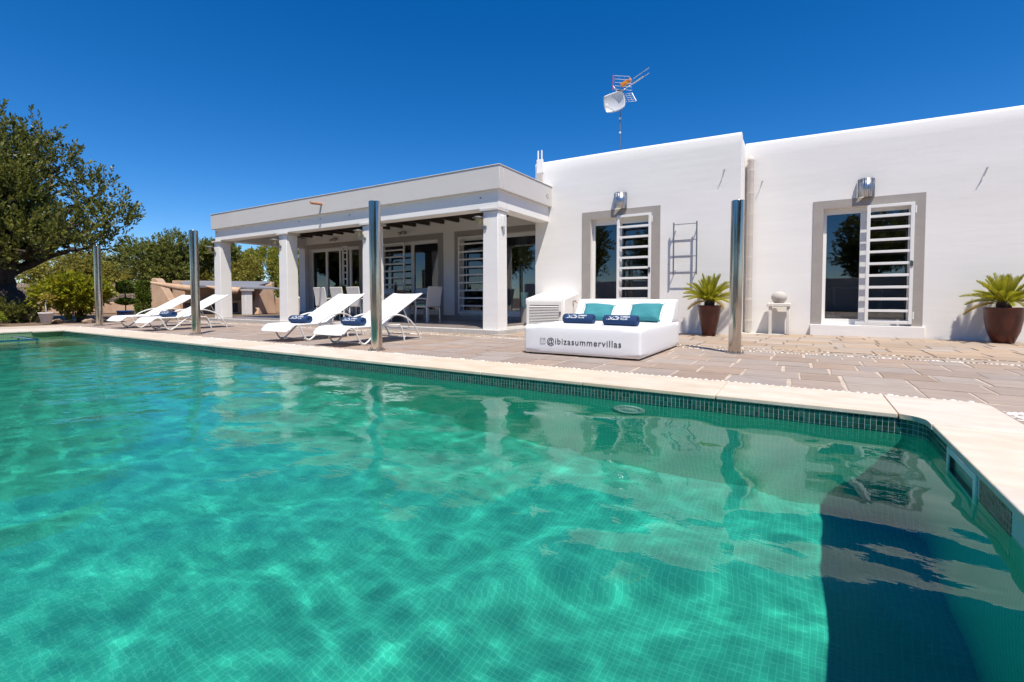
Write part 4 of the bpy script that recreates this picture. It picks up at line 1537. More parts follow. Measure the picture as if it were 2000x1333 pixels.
# mid trees beyond the wall
bt = [((-31.5, 12.8), 4.4, 2.0, 'olive_tree', 'rounded olive green tree beyond the barbecue, left of the porch', M['tree2'], 1500, 5),
      ((-36.5, 11.6), 3.3, 1.8, 'olive_tree', 'small pale tree rising above the scrub left of the rounded tree', M['scrub'], 700, 6),
      ((-30.2, 15.2), 4.3, 1.0, 'olive_tree', 'tall tree just behind the corner of the porch', M['tree2'], 900, 8),
      ((-39.0, 6.5), 3.0, 2.0, 'olive_tree', 'low scrubby tree seen past the carob trunk', M['scrub'], 600, 9)]
for (x, y), h, r_, nm, lab, ml, nsh, sd in bt:
    cl = clump_set((0, 0, h - r_ * .9), (r_ * 1.05, r_ * 1.05, r_ * .95), 12, r_ * .42, sd)
    tree(nm, lab, 'tree', (x, y, G), cl, h - 2.0 * r_ + .3, .13, ml, M['bark'], nsh, .42, 11, (.17, .075), seed=sd * 3, group='trees beyond the garden wall', inner=.2, upward=.7)

# masses of scrub and hedge
def mass(name, lab, cat, x0, x1, yfun, hfun, depth, n, m, lf, seed, kind='stuff'):
    rg = np.random.default_rng(seed)
    x = rg.uniform(x0, x1, n)
    yb = yfun(x)
    h = hfun(x)
    f = rg.uniform(0, 1, n) ** .7
    z = h * f
    prof = np.sqrt(np.clip(1 - np.clip((f - .6) / .4, 0, 1) ** 2, 0, 1))
    bulge = .35 * np.sin(x * 1.7 + 1.3 * f * 3) + .25 * np.sin(x * 3.9 + 2 * f) + .15 * np.sin(x * 9 + f * 7)
    y = yb + depth * .5 - (depth * .5 * prof) * rg.uniform(.6, 1.0, n) - bulge * .6
    z = z + .12 * np.sin(x * 6.1) * f + .08 * np.sin(x * 14) * f
    P_ = np.stack([x, y, z + G], 1)
    D_ = rg.normal(scale=.7, size=(n, 3)) + np.array([.15, -.7, .8])
    Bs, Ds = shoots_to_leaves(P_, D_, .28, 5, 1.0, seed + 1)
    o = leaves(name, Bs, Ds, lf[0], lf[1], m, None, seed=seed + 2, kind=kind)
    tag(o, lab, cat)
    return o
# hedge beyond the barbecue and the porch
mass('hedge', 'thick olive green hedge seen between the porch columns', 'hedge', -37, -12.5, lambda x: 16.2 - .10 * (x + 20), lambda x: 3.75 + .25 * np.sin(x * .8) + .18 * np.sin(x * 2.3), 1.8, 14000, M['hedge'], (.13, .07), 31)
mass('scrub', 'sunlit green and yellow scrub behind the brushwood fence', 'scrub', -44, -28, lambda x: 11.0 + .55 * (x + 44) * .5, lambda x: 3.1 + .3 * np.sin(x * .9) + .25 * np.sin(x * 2.1), 3.0, 9500, M['scrub'], (.15, .075), 33)
mass('scrub', 'low green scrub far left seen under the carob crown', 'scrub', -60, -36, lambda x: 3.0 + .45 * (x + 52), lambda x: 3.5 + .35 * np.sin(x * .7), 3.0, 9000, M['scrub'], (.17, .08), 35)

# ------------------------------------------------------------------ garden wall, fence, barbecue
def wall_seg(p0, p1, z0, z1, th, name, m, parent=None):
    d = Vector((p1[0] - p0[0], p1[1] - p0[1], 0)).normalized()
    n_ = Vector((-d.y, d.x, 0)) * th
    mb = MB()
    mb.grid_loft([[(p0[0], p0[1], z0), (p1[0], p1[1], z0), (p1[0] + n_.x, p1[1] + n_.y, z0), (p0[0] + n_.x, p0[1] + n_.y, z0)],
                  [(p0[0], p0[1], z1), (p1[0], p1[1], z1), (p1[0] + n_.x, p1[1] + n_.y, z1), (p0[0] + n_.x, p0[1] + n_.y, z1)]])
    return mb.build(name, m, parent, bevel=.03, seg=2)
FA, FB = Vector((-31.5, 5.6, 0)), Vector((-25.45, 10.3, 0))
tag(wall_seg(FA, FB, G, .48, .22, 'garden_wall', M['terracotta']), 'low terracotta rendered wall under the brushwood fence', 'garden wall')
tag(wall_seg((-21.4, 13.2), (-14.2, 16.0), G, .68, .22, 'garden_wall', M['terracotta']), 'low terracotta rendered wall seen between the porch columns', 'garden wall')
fe = thing('brushwood_fence', 'brown brushwood fence on top of the low terracotta wall', 'fence', (FA.x, FA.y, 0))
fd = (FB - FA)
fl_ = fd.length
fd.normalize()
fn = Vector((-fd.y, fd.x, 0))
nst = 1700
a_ = RNG.uniform(0, fl_, nst)
off = RNG.uniform(.08, .14, nst)
h_ = RNG.uniform(1.25, 1.33, nst)
ln_ = RNG.normal(0, .012, nst)
V, F = [], []
q = np.zeros((nst, 8, 3))
r_ = RNG.uniform(.004, .009, nst)
for k, (da, do) in enumerate(((-1, -1), (1, -1), (1, 1), (-1, 1))):
    for lev in (0, 1):
        aa = a_ + da * r_ + lev * ln_
        oo = off + do * r_
        q[:, k + 4 * lev, 0] = fd.x * aa + fn.x * oo
        q[:, k + 4 * lev, 1] = fd.y * aa + fn.y * oo
        q[:, k + 4 * lev, 2] = .49 if lev == 0 else h_
Fq = np.array([(0, 1, 5, 4), (1, 2, 6, 5), (2, 3, 7, 6), (3, 0, 4, 7), (4, 5, 6, 7)])
raw('brushwood', q.reshape(-1, 3), (Fq[None] + (np.arange(nst) * 8)[:, None, None]).reshape(-1, 4), M['brushwood'], fe, kind='stuff')
for z in (.62, .80, .98, 1.16):
    p = fn * .07
    MB().tube([(p.x, p.y, z), (p.x + fd.x * fl_, p.y + fd.y * fl_, z)], .007, 5).build('wire', M['wire'], fe)

# barbecue shelter
bb = thing('barbecue_shelter', 'terracotta outdoor kitchen with grey roof slab behind the loungers', 'outdoor kitchen', (-25.4, 10.25, G))
def loc_(x, y):
    return (x + 25.4, y - 10.25)
# left buttress wall with sloping top: runs towards the pool
P0 = Vector((0, 0)); 
u_ = Vector((.90, .43)); v_ = Vector((.43, -.90)); u_.normalize(); v_.normalize()
def W2(a, b):
    p = u_ * a + v_ * b
    return (p.x, p.y)
mb = MB()
prof_ = [(0, 0), (1.30, 0), (.95, .55), (.34, 1.52), (.24, 1.62), (.08, 1.62), (0, 1.58)]
mb.grid_loft([[(*W2(a_2, .55), z_2) for a_2, z_2 in prof_], [(*W2(a_2, .15), z_2) for a_2, z_2 in prof_]], True, True)
mb.build('buttress', M['terracotta'], bb, bevel=.04, seg=3)
# back wall, right wall
mb = MB()
mb.grid_loft([[(*W2(.1, -.5), 0), (*W2(5.1, -.5), 0), (*W2(5.1, -.75), 0), (*W2(.1, -.75), 0)], [(*W2(.1, -.5), 1.55), (*W2(5.1, -.5), 1.45), (*W2(5.1, -.75), 1.45), (*W2(.1, -.75), 1.55)]])
mb.build('back_wall', M['terracotta'], bb, bevel=.03)
mb = MB()
mb.grid_loft([[(*W2(4.9, -.5), 0), (*W2(5.35, -.5), 0), (*W2(5.30, .75), 0), (*W2(5.0, .75), 0)], [(*W2(4.9, -.5), 1.40), (*W2(5.15, -.5), 1.40), (*W2(5.08, .3), 1.22), (*W2(4.9, .3), 1.22)]])
mb.build('side_wall', M['terracotta'], bb, bevel=.03)
# roof slab with dipping tip
mb = MB()
mb.grid_loft([[(*W2(.5, -.8), 1.48), (*W2(5.0, -.8), 1.42), (*W2(5.0, -.8), 1.50), (*W2(.5, -.8), 1.56)],
              [(*W2(1.4, .5), 1.30), (*W2(5.2, .6), 1.20), (*W2(5.2, .6), 1.29), (*W2(1.4, .5), 1.39)],
              [(*W2(2.2, 1.25), 1.20), (*W2(6.6, .9), 1.08), (*W2(6.6, .9), 1.13), (*W2(2.2, 1.25), 1.30)]])
mb.build('roof', M['roof_grey'], bb)
# arched smoke hoods
for (a0, a1, b0, z0_) in ((.5, 2.9, 1.0, 1.46), (3.3, 4.85, 1.0, 1.26)):
    mb = MB()
    n = 16
    top, bot = [], []
    for k in range(n + 1):
        f = k / n
        a = a0 + (a1 - a0) * f
        zt = z0_ - (.22 if z0_ > 1.4 else .08) * f
        dz = .26 * math.sin(math.pi * .62 * f) + .01
        if f > .9:
            dz *= math.sqrt(max(.05, 1 - ((f - .9) / .1) ** 2))
        top.append((*W2(a, b0 + .30), zt))
        bot.append((*W2(a, b0 + .36), zt - dz))
    mb.grid_loft([bot, top], False, False)
    o = mb.build('hood', M['terracotta'], bb, smooth=True)
    so = o.modifiers.new('Solid', 'SOLIDIFY')
    so.thickness = .05
mb = MB()
mb.grid_loft([[(*W2(.6, -.49), 0), (*W2(4.85, -.49), 0), (*W2(4.85, .15), 0), (*W2(.6, .15), 0)], [(*W2(.6, -.49), .62), (*W2(4.85, -.49), .62), (*W2(4.85, .15), .62), (*W2(.6, .15), .62)]])
mb.build('counter', M['terracotta'], bb, bevel=.02)
for a in (1.2, 2.6, 3.4):
    mb = MB()
    mb.grid_loft([[(*W2(a, .152), .08), (*W2(a + .5, .152), .08), (*W2(a + .5, .158), .08), (*W2(a, .158), .08)], [(*W2(a, .152), .5), (*W2(a + .5, .152), .5), (*W2(a + .5, .158), .5), (*W2(a, .158), .5)]])
    mb.build('opening_shade', M['black'], bb)  # flat black sheet on the counter front, painted shade of an open niche
pl_ = W2(5.05, 1.15)
MB().box(pl_[0] - .15, pl_[0] + .15, pl_[1] - .15, pl_[1] + .15, 0, 1.02).build('pillar', M['plaster'], bb, bevel=.01)
MB().box(pl_[0] - .21, pl_[0] + .21, pl_[1] - .21, pl_[1] + .21, 1.021, 1.09).build('capital', M['fascia'], bb, bevel=.01)
o = MB().lathe([(.10, 0), (.26, .05), (.30, .13), (.22, .21), (.08, .25), (0, .255)], (0, 0, 0), 24).build('oven_dome', M['terracotta'], smooth=True, loc=(-20.9, 8.6, .12), angle=60)
tag(o, 'small rounded cream clay bowl upturned beside the far lounger', 'clay bowl')
MB().lathe([(.16, 0), (.2, .17)], (0, 0, 0), 16).build('stand', M['terracotta'], o, loc=(0, 0, -.17))

# ------------------------------------------------------------------ garden bed at the far end
rg = random.Random(3)
def rock(loc, s, lab):
    v, f = IV.copy(), IF
    # one subdivision for shape
    mb = MB()
    mb.v = [tuple(p) for p in v]
    mb.f = [tuple(int(i) for i in q) for q in f]
    mb.uv = [[(0, 0)] * 3 for _ in f]
    me = mb.mesh('rock')
    me.materials.append(M['rock'])
    rr = random.Random(int(loc[0] * 100 + loc[1] * 10))
    for p in me.vertices:
        k = rr.uniform(.7, 1.15)
        p.co = Vector((p.co.x * s[0] * k, p.co.y * s[1] * k, p.co.z * s[2] * k))
    o = bpy.data.objects.new('rock', me)
    COL.objects.link(o)
    o.location = loc
    sb = o.modifiers.new('Sub', 'SUBSURF')
    sb.levels = sb.render_levels = 2
    sb.subdivision_type = 'SIMPLE'
    tx = bpy.data.textures.new('rocktex', 'CLOUDS')
    tx.noise_scale = .25
    dm = o.modifiers.new('Disp', 'DISPLACE')
    dm.texture = tx
    dm.strength = .12
    dm.texture_coords = 'GLOBAL'
    tag(o, lab, 'rock', group='rocks edging the garden bed')
rk = [((-17.6, 5.25, 0), (.34, .2, .13), 'long pale flat rock just left of the far post'), ((-18.0, 4.65, .0), (.24, .18, .10), 'brown rock between the white pot and the long pale rock'),
      ((-18.6, 5.6, .04), (.40, .25, .14), 'flat ledge-like rock behind the long pale rock'), ((-17.2, 6.1, .0), (.35, .25, .16), 'rock behind the foot of the far post'),
      ((-19.0, 3.45, .0), (.35, .25, .16), 'sharp pale rock left of the white pot'), ((-19.4, 2.9, .03), (.3, .3, .2), 'dark rock in front of the lime green mound'),
      ((-19.8, 4.6, .0), (.35, .3, .22), 'pinkish rock behind the white pot'), ((-18.2, 6.9, .0), (.35, .25, .12), 'low rock under the lemon tree'), ((-20.4, 3.9, .1), (.3, .3, .26), 'tall pinkish rock beside the carob trunk')]
for loc, s, lab in rk:
    rock(loc, s, lab)

# white pot with small bare tree
t = thing('potted_sapling', 'white tapered pot with a thin pale sapling by the pool end', 'potted tree', (-17.67, 4.38, -.02))
t.scale = (.68, .68, .68)
MB().lathe([(.135, 0), (.15, .02), (.235, .40), (.25, .41), (.245, .44), (.225, .44), (.215, .39), (0, .39)], (0, 0, 0), 32).build('pot', M['white_pot'], t, smooth=True, angle=50)
MB().tube(smooth_path([(0, 0, .38), (.01, 0, .55), (-.04, 0, .72), (-.02, .02, .95)]), [.024] * 6 + [.020] * 6 + [.016] * 7, 8).build('trunk', M['bark_pale'], t, smooth=True)
P_, D_ = crown_points([((-.1, 0, 1.02), (.20, .2, .12)), ((.10, .05, .98), (.16, .2, .10))], 34, 3)
Bs, Ds = shoots_to_leaves(P_, D_, .14, 6, .9, 4)
leaves('crown', Bs, Ds, .07, .03, M['amber'], t, seed=6)

# lemon tree
cl = clump_set((0, 0, .84), (.80, .80, .42), 26, .29, 12)
tree('lemon_tree', 'round yellow green citrus tree left of the far post', 'tree', (-18.35, 5.25, G), cl, .50, .045, M['citrus'], M['bark'], 1900, .20, 9, (.10, .055), seed=41, inner=.3, upward=.5)
# small shrubs
cl = clump_set((0, 0, .75), (.35, .35, .28), 5, .2, 14)
tree('shrub', 'small dark green shrub between the carob trunk and the lemon tree', 'shrub', (-23.6, 4.9, G), cl, .4, .03, M['topiary'], M['bark'], 260, .16, 8, (.08, .035), seed=44, inner=.2)
cl = clump_set((0, 0, .30), (.6, .6, .2), 7, .26, 15)
tree('shrub', 'dark low shrub behind the white pot', 'shrub', (-19.6, 4.2, G), cl, .15, .03, M['carob'], M['bark'], 420, .16, 8, (.08, .035), seed=45, inner=.2)
for i, (x, y, r_, lab) in enumerate(((-17.9, 2.75, .30, 'lime green succulent mound at the left edge of the picture'), (-18.2, 3.35, .26, 'smaller lime green succulent mound right of the first mound'), (-18.9, 3.1, .24, 'lime green succulent mound behind the other two'))):
    t = thing('succulent', lab, 'succulent', (x, y, .0), group='lime green mounds by the carob')
    rgx = np.random.default_rng(50 + i)
    n = 520
    u = rgx.normal(size=(n, 3))
    u[:, 2] = np.abs(u[:, 2])
    u /= np.linalg.norm(u, axis=1, keepdims=True)
    P_ = u * np.array([r_ * 1.15, r_ * 1.15, r_]) * rgx.uniform(.75, 1, (n, 1)) + np.array([0, 0, .1])
    Bs, Ds = shoots_to_leaves(P_, u + rgx.normal(scale=.3, size=(n, 3)), .06, 6, 1.2, 60 + i)
    leaves('foliage', Bs, Ds, .055, .022, M['succulent'], t, seed=70 + i)

# two-tier topiary in blue pot
t = thing('potted_topiary', 'two-tier clipped topiary ball in a blue glazed pot behind the far lounger', 'topiary', (-19.9, 6.95, -.02))
MB().lathe([(.15, 0), (.20, .04), (.235, .14), (.24, .21), (.26, .235), (.25, .26), (.22, .255), (.215, .22), (0, .22)], (0, 0, 0), 32).build('pot', M['blue_glaze'], t, smooth=True, angle=60)
MB().tube([(0, 0, .2), (.01, 0, .5), (0, 0, .95)], .017, 8).build('stem', M['bark'], t, smooth=True)
for zc, rx, rz, n in ((.58, .27, .10, 2600), (1.02, .255, .26, 4200)):
    rgx = np.random.default_rng(int(zc * 100))
    u = rgx.normal(size=(n, 3))
    u /= np.linalg.norm(u, axis=1, keepdims=True)
    if zc > .8:
        u[:, 2] = np.where(u[:, 2] < -.5, -.5, u[:, 2])
    P_ = u * np.array([rx, rx, rz]) * rgx.uniform(.45, 1.0, (n, 1)) ** .5 + np.array([0, 0, zc])
    leaves('clipped_ball', P_, u + rgx.normal(scale=.5, size=(n, 3)), .055, .034, M['topiary'], t, seed=80)
# columnar shrub
t = thing('columnar_shrub', 'narrow clipped green column of ivy leaves beside the terracotta buttress', 'shrub', (-23.6, 8.85, G))
rgx = np.random.default_rng(90)
n = 3800
th_ = rgx.uniform(0, 6.28, n)
zz_ = rgx.uniform(.05, 1.42, n)
rr_ = (.24 - .03 * zz_) * rgx.uniform(.75, 1.05, n) * (1 + .1 * np.sin(zz_ * 9 + th_))
P_ = np.stack([rr_ * np.cos(th_), rr_ * np.sin(th_), zz_], 1)
leaves('foliage', P_, np.stack([np.cos(th_), np.sin(th_), .5 + 0 * th_], 1) + rgx.normal(scale=.5, size=(n, 3)), .085, .055, M['topiary'], t, seed=91)
MB().tube([(0, 0, 0), (0, 0, 1.3)], .03, 8).build('stem', M['bark'], t)

# ------------------------------------------------------------------ potted cycads
def cycad(lab, loc, pot_prof, z_top, nfr, flen, seed, dry, scale=1.0):
    t = thing('potted_cycad', lab, 'potted plant', loc, 0, group='potted cycads against the white wall')
    MB().lathe(pot_prof, (0, 0, 0), 40).build('pot', M['brown_glaze'], t, smooth=True, angle=50)
    rr = random.Random(seed)
    r_in = pot_prof[-1][0]
    MB().lathe([(.165, z_top - .035), (0, z_top - .03)], (0, 0, 0), 20, caps=False).build('soil', M['compost'], t)
    MB().lathe([(.06, z_top - .05), (.085, z_top), (.09, z_top + .05), (.06, z_top + .10), (0, z_top + .11)], (0, 0, 0), 14).build('trunk', M['caudex'], t, smooth=True)
    for k in range(nfr):
        az = k * 2.39996 + rr.uniform(-.15, .15)
        f = k / nfr
        el = R(84 - 70 * f ** 1.1 + rr.uniform(-6, 6))
        if k in dry:
            el = R(rr.uniform(-6, 8))
        L_ = flen * rr.uniform(.85, 1.1)
        d0 = Vector((math.cos(az) * math.cos(el), math.sin(az) * math.cos(el), math.sin(el)))
        if loc[1] + d0.y * L_ > (YM if loc[0] < -1 else YW) - .02:      # keep clear of the wall
            lim = ((YM if loc[0] < -1 else YW) - .03 - loc[1]) / max(abs(d0.y * L_), 1e-3)
            d0 = Vector((d0.x, d0.y * lim, d0.z)).normalized()
        p = Vector((math.cos(az) * .05, math.sin(az) * .05, z_top + .07))
        pts = [p.copy()]
        d = d0.copy()
        n = 12
        for i in range(n):
            p = p + d * (L_ / n)
            d = (d + Vector((0, 0, -.055 - .02 * f))).normalized()
            pts.append(p.copy())
        mfr = M['frond_dry'] if k in dry else M['frond']
        fr = MB().tube(pts, [.006 - .0035 * i / n for i in range(n + 1)], 5).build('frond', mfr, t, smooth=True)
        V, F = [], []
        nl = 40
        for i in range(nl):
            q = .10 + .90 * i / (nl - 1)
            fi = q * n
            i0 = min(int(fi), n - 1)
            b = pts[i0].lerp(pts[i0 + 1], fi - i0)
            tdir = (pts[i0 + 1] - pts[i0]).normalized()
            sd = tdir.cross(Vector((0, 0, 1)))
            if sd.length < .05:
                sd = Vector((1, 0, 0))
            sd.normalize()
            upv = sd.cross(tdir)
            ll = L_ * .27 * math.sin(math.pi * min(1, .12 + q * .82)) ** .6 * rr.uniform(.9, 1.1)
            for s in (-1, 1):
                dd = (tdir * .95 + sd * s * .62 + upv * .45).normalized()
                wv = tdir * .0048
                e1 = b + dd * ll * .5 + upv * .004
                e2 = b + dd * ll
                m0 = len(V)
                V += [b - wv, b + wv, e1 + wv * .9, e1 - wv * .9, e2]
                F += [(m0, m0 + 1, m0 + 2, m0 + 3), (m0 + 3, m0 + 2, m0 + 4, m0 + 4)]
        me = bpy.data.meshes.new('leaflets')
        me.from_pydata([tuple(v) for v in V], [], [tuple(dict.fromkeys(f_)) for f_ in F])
        me.materials.append(mfr)
        o = bpy.data.objects.new('leaflets', me)
        COL.objects.link(o)
        o.parent = fr
    return t
cycad('cycad with two yellowed fronds in a tall oxblood pot under the iron ladder rack', (-1.43, 9.10, 0), [(.10, 0), (.112, .012), (.165, .30), (.187, .46), (.196, .515), (.203, .52), (.20, .545), (.178, .545), (.172, .50)], .545, 46, .46, 5, (43, 45), 1)
cycad('cycad in a wide rounded oxblood bowl near the right door', (2.57, 9.92, 0), [(.10, 0), (.125, .01), (.185, .18), (.215, .36), (.222, .50), (.229, .51), (.226, .535), (.205, .535), (.198, .49)], .535, 40, .42, 8, (38,), 1)

# ------------------------------------------------------------------ dining set in the porch
PZ = .091
t = thing('dining_table', 'long blue grey dining table under the porch', 'table', (-9.55, 8.85, PZ))
MB().box(-1.45, 1.45, -.45, .45, .66, .69).build('table_top', M['table'], t, bevel=.006)
MB().box(-1.40, 1.40, -.40, .40, .50, .659).build('apron', M['table'], t)
for x in (-1.32, 1.32):
    for y in (-.34, .34):
        MB().box(x - .045, x + .045, y - .045, y + .045, 0, .499).build('leg', M['table'], t)
def make_chair(lab, loc, rz):
    t = thing('dining_chair', lab, 'chair', loc, rz, group='white wicker chairs around the porch table')
    # faces +Y; back at -Y
    mb = MB()
    mb.grid_loft([[(-.22, -.22, .38), (.22, -.22, .38), (.22, -.185, .38), (-.22, -.185, .38)], [(-.225, -.235, .6), (.225, -.235, .6), (.225, -.205, .6), (-.225, -.205, .6)], [(-.23, -.285, .86), (.23, -.285, .86), (.23, -.26, .86), (-.23, -.26, .86)]])
    mb.build('backrest', M['wicker'], t, bevel=.012, seg=2)
    MB().box(-.22, .22, -.18, .22, .36, .405).build('seat', M['wicker'], t, bevel=.012)
    MB().box(-.20, .20, -.17, .20, .406, .445).build('cushion', M['green_cloth'], t, bevel=.015)
    for x in (-.20, .20):
        for y in (-.19, .19):
            MB().tube([(x, y, .358), (x * 1.06, y * 1.08, 0)], [.018, .014], 8).build('leg', M['lounger_tube'], t, smooth=True)
        sx = 1 if x > 0 else -1
        MB().tube(smooth_path([(sx * .22, -.215, .56), (sx * .25, -.05, .58), (sx * .25, .15, .565), (sx * .23, .19, .50), (sx * .215, .19, .39)]), .014, 8).build('armrest', M['wicker'], t, smooth=True)
    return t
ch = make_chair('white wicker chair, leftmost of the row with backs to the pool', (-10.68, 8.12, PZ), 0)
for loc, rz, lab in (((-10.02, 8.12, PZ), 0, 'white wicker chair, second from the left in the row along the table'), ((-9.40, 8.12, PZ), 0, 'white wicker chair beside the porch column half hidden by the lounger'),
                     ((-8.80, 8.14, PZ), 0, 'white wicker chair right of the porch column seen over the lounger'), ((-7.78, 8.75, PZ), R(84), 'white wicker chair standing at the right end of the porch table'),
                     ((-10.3, 9.62, PZ), R(180), 'white wicker chair behind the table, left one'), ((-9.0, 9.62, PZ), R(180), 'white wicker chair behind the table, right one')):
    copy_tree(ch, None, loc, rz, lab)
glass_prof = [(.03, 0), (.004, .006), (.004, .075), (.028, .10), (.036, .13), (.034, .165), (.030, .18)]
gm = None
for i, (x, y, lab) in enumerate(((-10.3, 8.6, 'wine glass on the left end of the porch table'), (-10.1, 8.95, 'wine glass behind the first one on the table'), (-9.55, 8.6, 'wine glass left of the porch column'), (-9.4, 9.0, 'wine glass behind the column on the table'),
                          (-8.85, 8.62, 'wine glass near the bottle on the table'), (-8.6, 8.95, 'wine glass right of the bottle on the table'), (-8.35, 8.65, 'wine glass near the right end of the table'))):
    o = MB().lathe(glass_prof, (0, 0, 0), 16, caps=False).build('wine_glass', M['clear'], smooth=True, loc=(x, y, PZ + .6905), angle=80)
    tag(o, lab, 'wine glass', group='wine glasses on the porch table')
o = MB().lathe([(.036, 0), (.038, .01), (.038, .19), (.014, .25), (.014, .31), (0, .312)], (0, 0, 0), 16).build('wine_bottle', M['black'], smooth=True, loc=(-8.95, 8.85, PZ + .6905), angle=50)
tag(o, 'dark wine bottle standing on the porch table', 'bottle')
o = MB().lathe([(.08, 0), (.13, .05), (.14, .09), (.13, .09), (.12, .05), (0, .02)], (0, 0, 0), 20).build('bowl', M['clay'], smooth=True, loc=(-8.6, 8.7, PZ + .6905), angle=60)
tag(o, 'small orange bowl on the porch table', 'bowl')
t = thing('potted_plant', 'round green plant in a dark pot behind the row of porch chairs', 'potted plant', (-12.2, 9.75, PZ))
MB().lathe([(.12, 0), (.17, .30), (.15, .30), (0, .28)], (0, 0, 0), 20).build('pot', M['black'], t, smooth=True, angle=50)
P_, D_ = crown_points([((0, 0, .62), (.30, .26, .26))], 300, 5)
Bs, Ds = shoots_to_leaves(P_, D_, .1, 6, 1, 4)
leaves('foliage', Bs, Ds, .06, .03, M['hedge'], t, seed=6)
MB().tube([(0, 0, .25), (0, 0, .6)], .02, 8).build('stem', M['bark'], t)
t = thing('plastic_tub', 'mint green plastic tub standing behind the louvred cabinet', 'tub', (-5.62, 9.72, .0905))
MB().lathe([(.07, 0), (.09, .34), (.095, .36), (.085, .36), (.06, .02)], (0, 0, 0), 18).build('body', M['mint'], t, smooth=True, angle=50, loc=(0, 0, .36))
MB().lathe([(.09, 0), (.1, .355), (0, .358)], (0, 0, 0), 18).build('stand', M['interior'], t, smooth=True, angle=50)
# lamps inside
for x, y, z, lab in ((-12.9, 11.6, 2.15, 'lit round pendant lamp behind the leftmost porch door'), (-10.55, 11.4, 2.15, 'lit round pendant lamp behind the middle porch opening')):
    t = thing('pendant_lamp', lab, 'lamp', (x, y, z), group='pendant lamps in the dining room')
    MB().lathe([(0, -.06), (.05, -.035), (.06, 0), (.05, .035), (0, .06)], (0, 0, 0), 16).build('globe', M['bulb'], t, smooth=True, angle=80)
    MB().tube([(0, 0, .058), (0, 0, .74)], .006, 6).build('cord', M['black'], t)
# bedroom furniture seen dimly through the wing door
t = thing('side_table', 'white side table seen dimly through the right glass door', 'table', (.95, 12.3, .19))
MB().box(-.45, .45, -.2, .2, .68, .72).build('table_top', M['white_alu'], t)
for x in (-.42, .38):
    MB().box(x, x + .04, -.18, .18, 0, .679).build('leg', M['white_alu'], t)

# ------------------------------------------------------------------ pool fittings
t = thing('skimmer', 'white framed skimmer opening in the right pool wall', 'skimmer', (PX1, 0, 0))
Y0, Y1, Z0, Z1 = SKY0, SKY1, -.235, -.032
fwd_ = .028
g = MB()
g.box(-.008, .0, Y0, Y1, Z1 - fwd_, Z1)
g.box(-.008, .0, Y0, Y1, Z0, Z0 + fwd_)
g.box(-.008, .0, Y0, Y0 + fwd_ + .01, Z0 + fwd_, Z1 - fwd_)
g.box(-.008, .0, Y1 - fwd_, Y1, Z0 + fwd_, Z1 - fwd_)
g.build('frame', M['skimmer'], t, bevel=.002, seg=2)
g = MB()
g.quad([(.25, Y0, Z0), (.25, Y1, Z0), (.25, Y1, Z1), (.25, Y0, Z1)])
for (a, b, c, d) in (((0, Y0), (.25, Y0), Z0, Z1), ((0, Y1), (.25, Y1), Z0, Z1)):
    g.quad([(*a, c), (*b, c), (*b, d), (*a, d)])
g.quad([(0, Y0, Z0), (.25, Y0, Z0), (.25, Y1, Z0), (0, Y1, Z0)])
g.quad([(0, Y0, Z1), (.25, Y0, Z1), (.25, Y1, Z1), (0, Y1, Z1)])
g.build('throat', M['skimmer_in'], t)
MB().box(.03, .036, Y0 + .05, Y1 - .05, -.22, -.09).build('flap', M['skimmer'], t)
t = thing('pool_light', 'round white pool light just under the waterline on the far wall', 'pool light', (-1.12, PY1 - .001, -.36))
ring = MB().lathe([(.085, 0), (.12, .0), (.125, .012), (.10, .022), (.085, .014)], (0, 0, 0), 32).build('rim', M['skimmer'], t, smooth=True, angle=60)
ring.rotation_euler = (R(90), 0, 0)
ln = MB().lathe([(.084, .010), (.05, .02), (0, .024)], (0, 0, 0), 24).build('lens', M['white_alu'], t, smooth=True)
ln.rotation_euler = (R(90), 0, 0)
t = thing('floor_drain', 'white round drain cover on the pool floor at the bottom of the picture', 'drain', (-.90, 1.40, -1.55))
MB().lathe([(.13, 0), (.13, .006), (.115, .012), (0, .016)], (0, 0, 0), 28).build('cover', M['skimmer'], t, smooth=True)
for k in range(12):
    a = k * math.pi / 6
    s = MB().box(.03, .11, -.004, .004, .0155, .020).build('rib', M['stone_ball'], t)
    s.rotation_euler = (0, R(2), a)
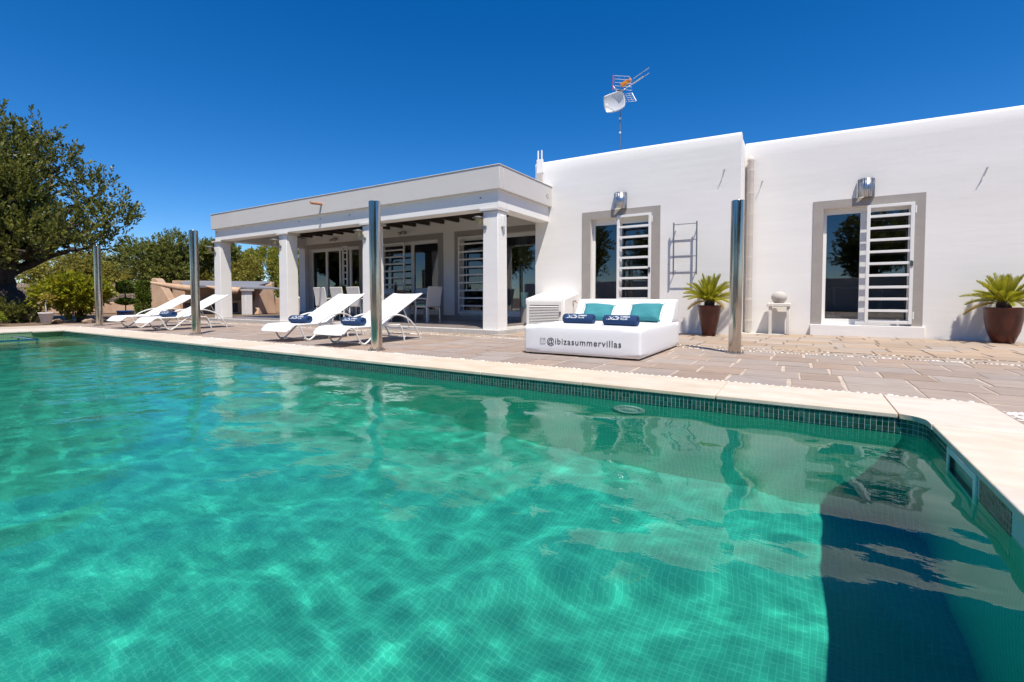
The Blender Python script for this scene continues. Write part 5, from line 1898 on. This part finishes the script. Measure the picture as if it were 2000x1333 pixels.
# steel spa bars at the left
t = thing('spa_rail', 'low stainless steel rail frame at the water surface by the far end', 'pool rail', (-11.9, 2.35, -.06))
for y in (-.12, .38):
    MB().tube(smooth_path([(-1.1, y, -.02), (-.6, y, 0), (0, y, 0), (.35, y, .0), (.42, y, -.02)], 4), .02, 10).build('bar', M['steel'], t, smooth=True)
for x in (-.7, .36):
    MB().tube([(x, -.12, -.002), (x, -.12, -.34)], .018, 8).build('leg', M['steel'], t, smooth=True)
    MB().tube([(x, .38, -.002), (x, .38, -.34)], .018, 8).build('leg', M['steel'], t, smooth=True)
MB().tube([(.37, -.12, 0), (.37, .38, 0)], .018, 8).build('cross_bar', M['steel'], t, smooth=True)

# ------------------------------------------------------------------ the other side of the pool (seen in reflections)
tag(wall_seg((-18, -10.5), (14, -10.5), G, 1.75, .3, 'garden_wall', M['stone_white']), 'pale garden wall across the pool mirrored in the glass doors', 'garden wall')
src = tree('offscreen_tree', 'dark tree beyond the wall across the pool, nearest the house axis', 'tree', (3.5, -16, G), clump_set((0, 0, 3.9), (2.6, 2.6, 1.9), 16, 1.0, 77), 2.0, .22, M['carob'], M['bark'], 1500, .5, 10, (.2, .09), seed=77, group='trees across the pool', inner=.2)
for i, (x, y, s) in enumerate(((-2.5, -17.5, 1.1), (-9, -16, .95), (9.5, -17, 1.2), (-15.5, -17, 1.15), (16, -15, 1.0), (-23, -15, 1.2))):
    c = copy_tree(src, None, (x, y, G), i * 1.3, 'dark tree beyond the wall across the pool, %s' % ('just left of the house axis', 'opposite the porch', 'opposite the right door', 'opposite the far loungers', 'at the right end of the row', 'at the left end of the row')[i])
    c.scale = (s, s, s)

for i, (x, y, s, w) in enumerate(((8.5, -5.5, .95, 'closest to the pool corner'), (11.5, -9.5, 1.25, 'behind the closest one'), (6.0, -9.5, 1.0, 'diagonally across from the loungers'), (13.5, -3.0, 1.1, 'farthest right beside the wing'), (15.5, -7.0, 1.3, 'at the far right corner'))):  # unseen trees added so the steel posts mirror something darker than sky
    c = copy_tree(src, None, (x, y, G), i * 2.1 + .5, 'unseen tree added for the post reflections, ' + w)
    c.scale = (s, s, s)

# everything below the water line receives the sunlight refracted by the ripples
for o in bpy.data.objects:
    top = o
    while top.parent:
        top = top.parent
    if top.name.split('.')[0] in ('pool_light', 'floor_drain', 'skimmer', 'spa_rail'):
        o.cycles.is_caustics_receiver = True
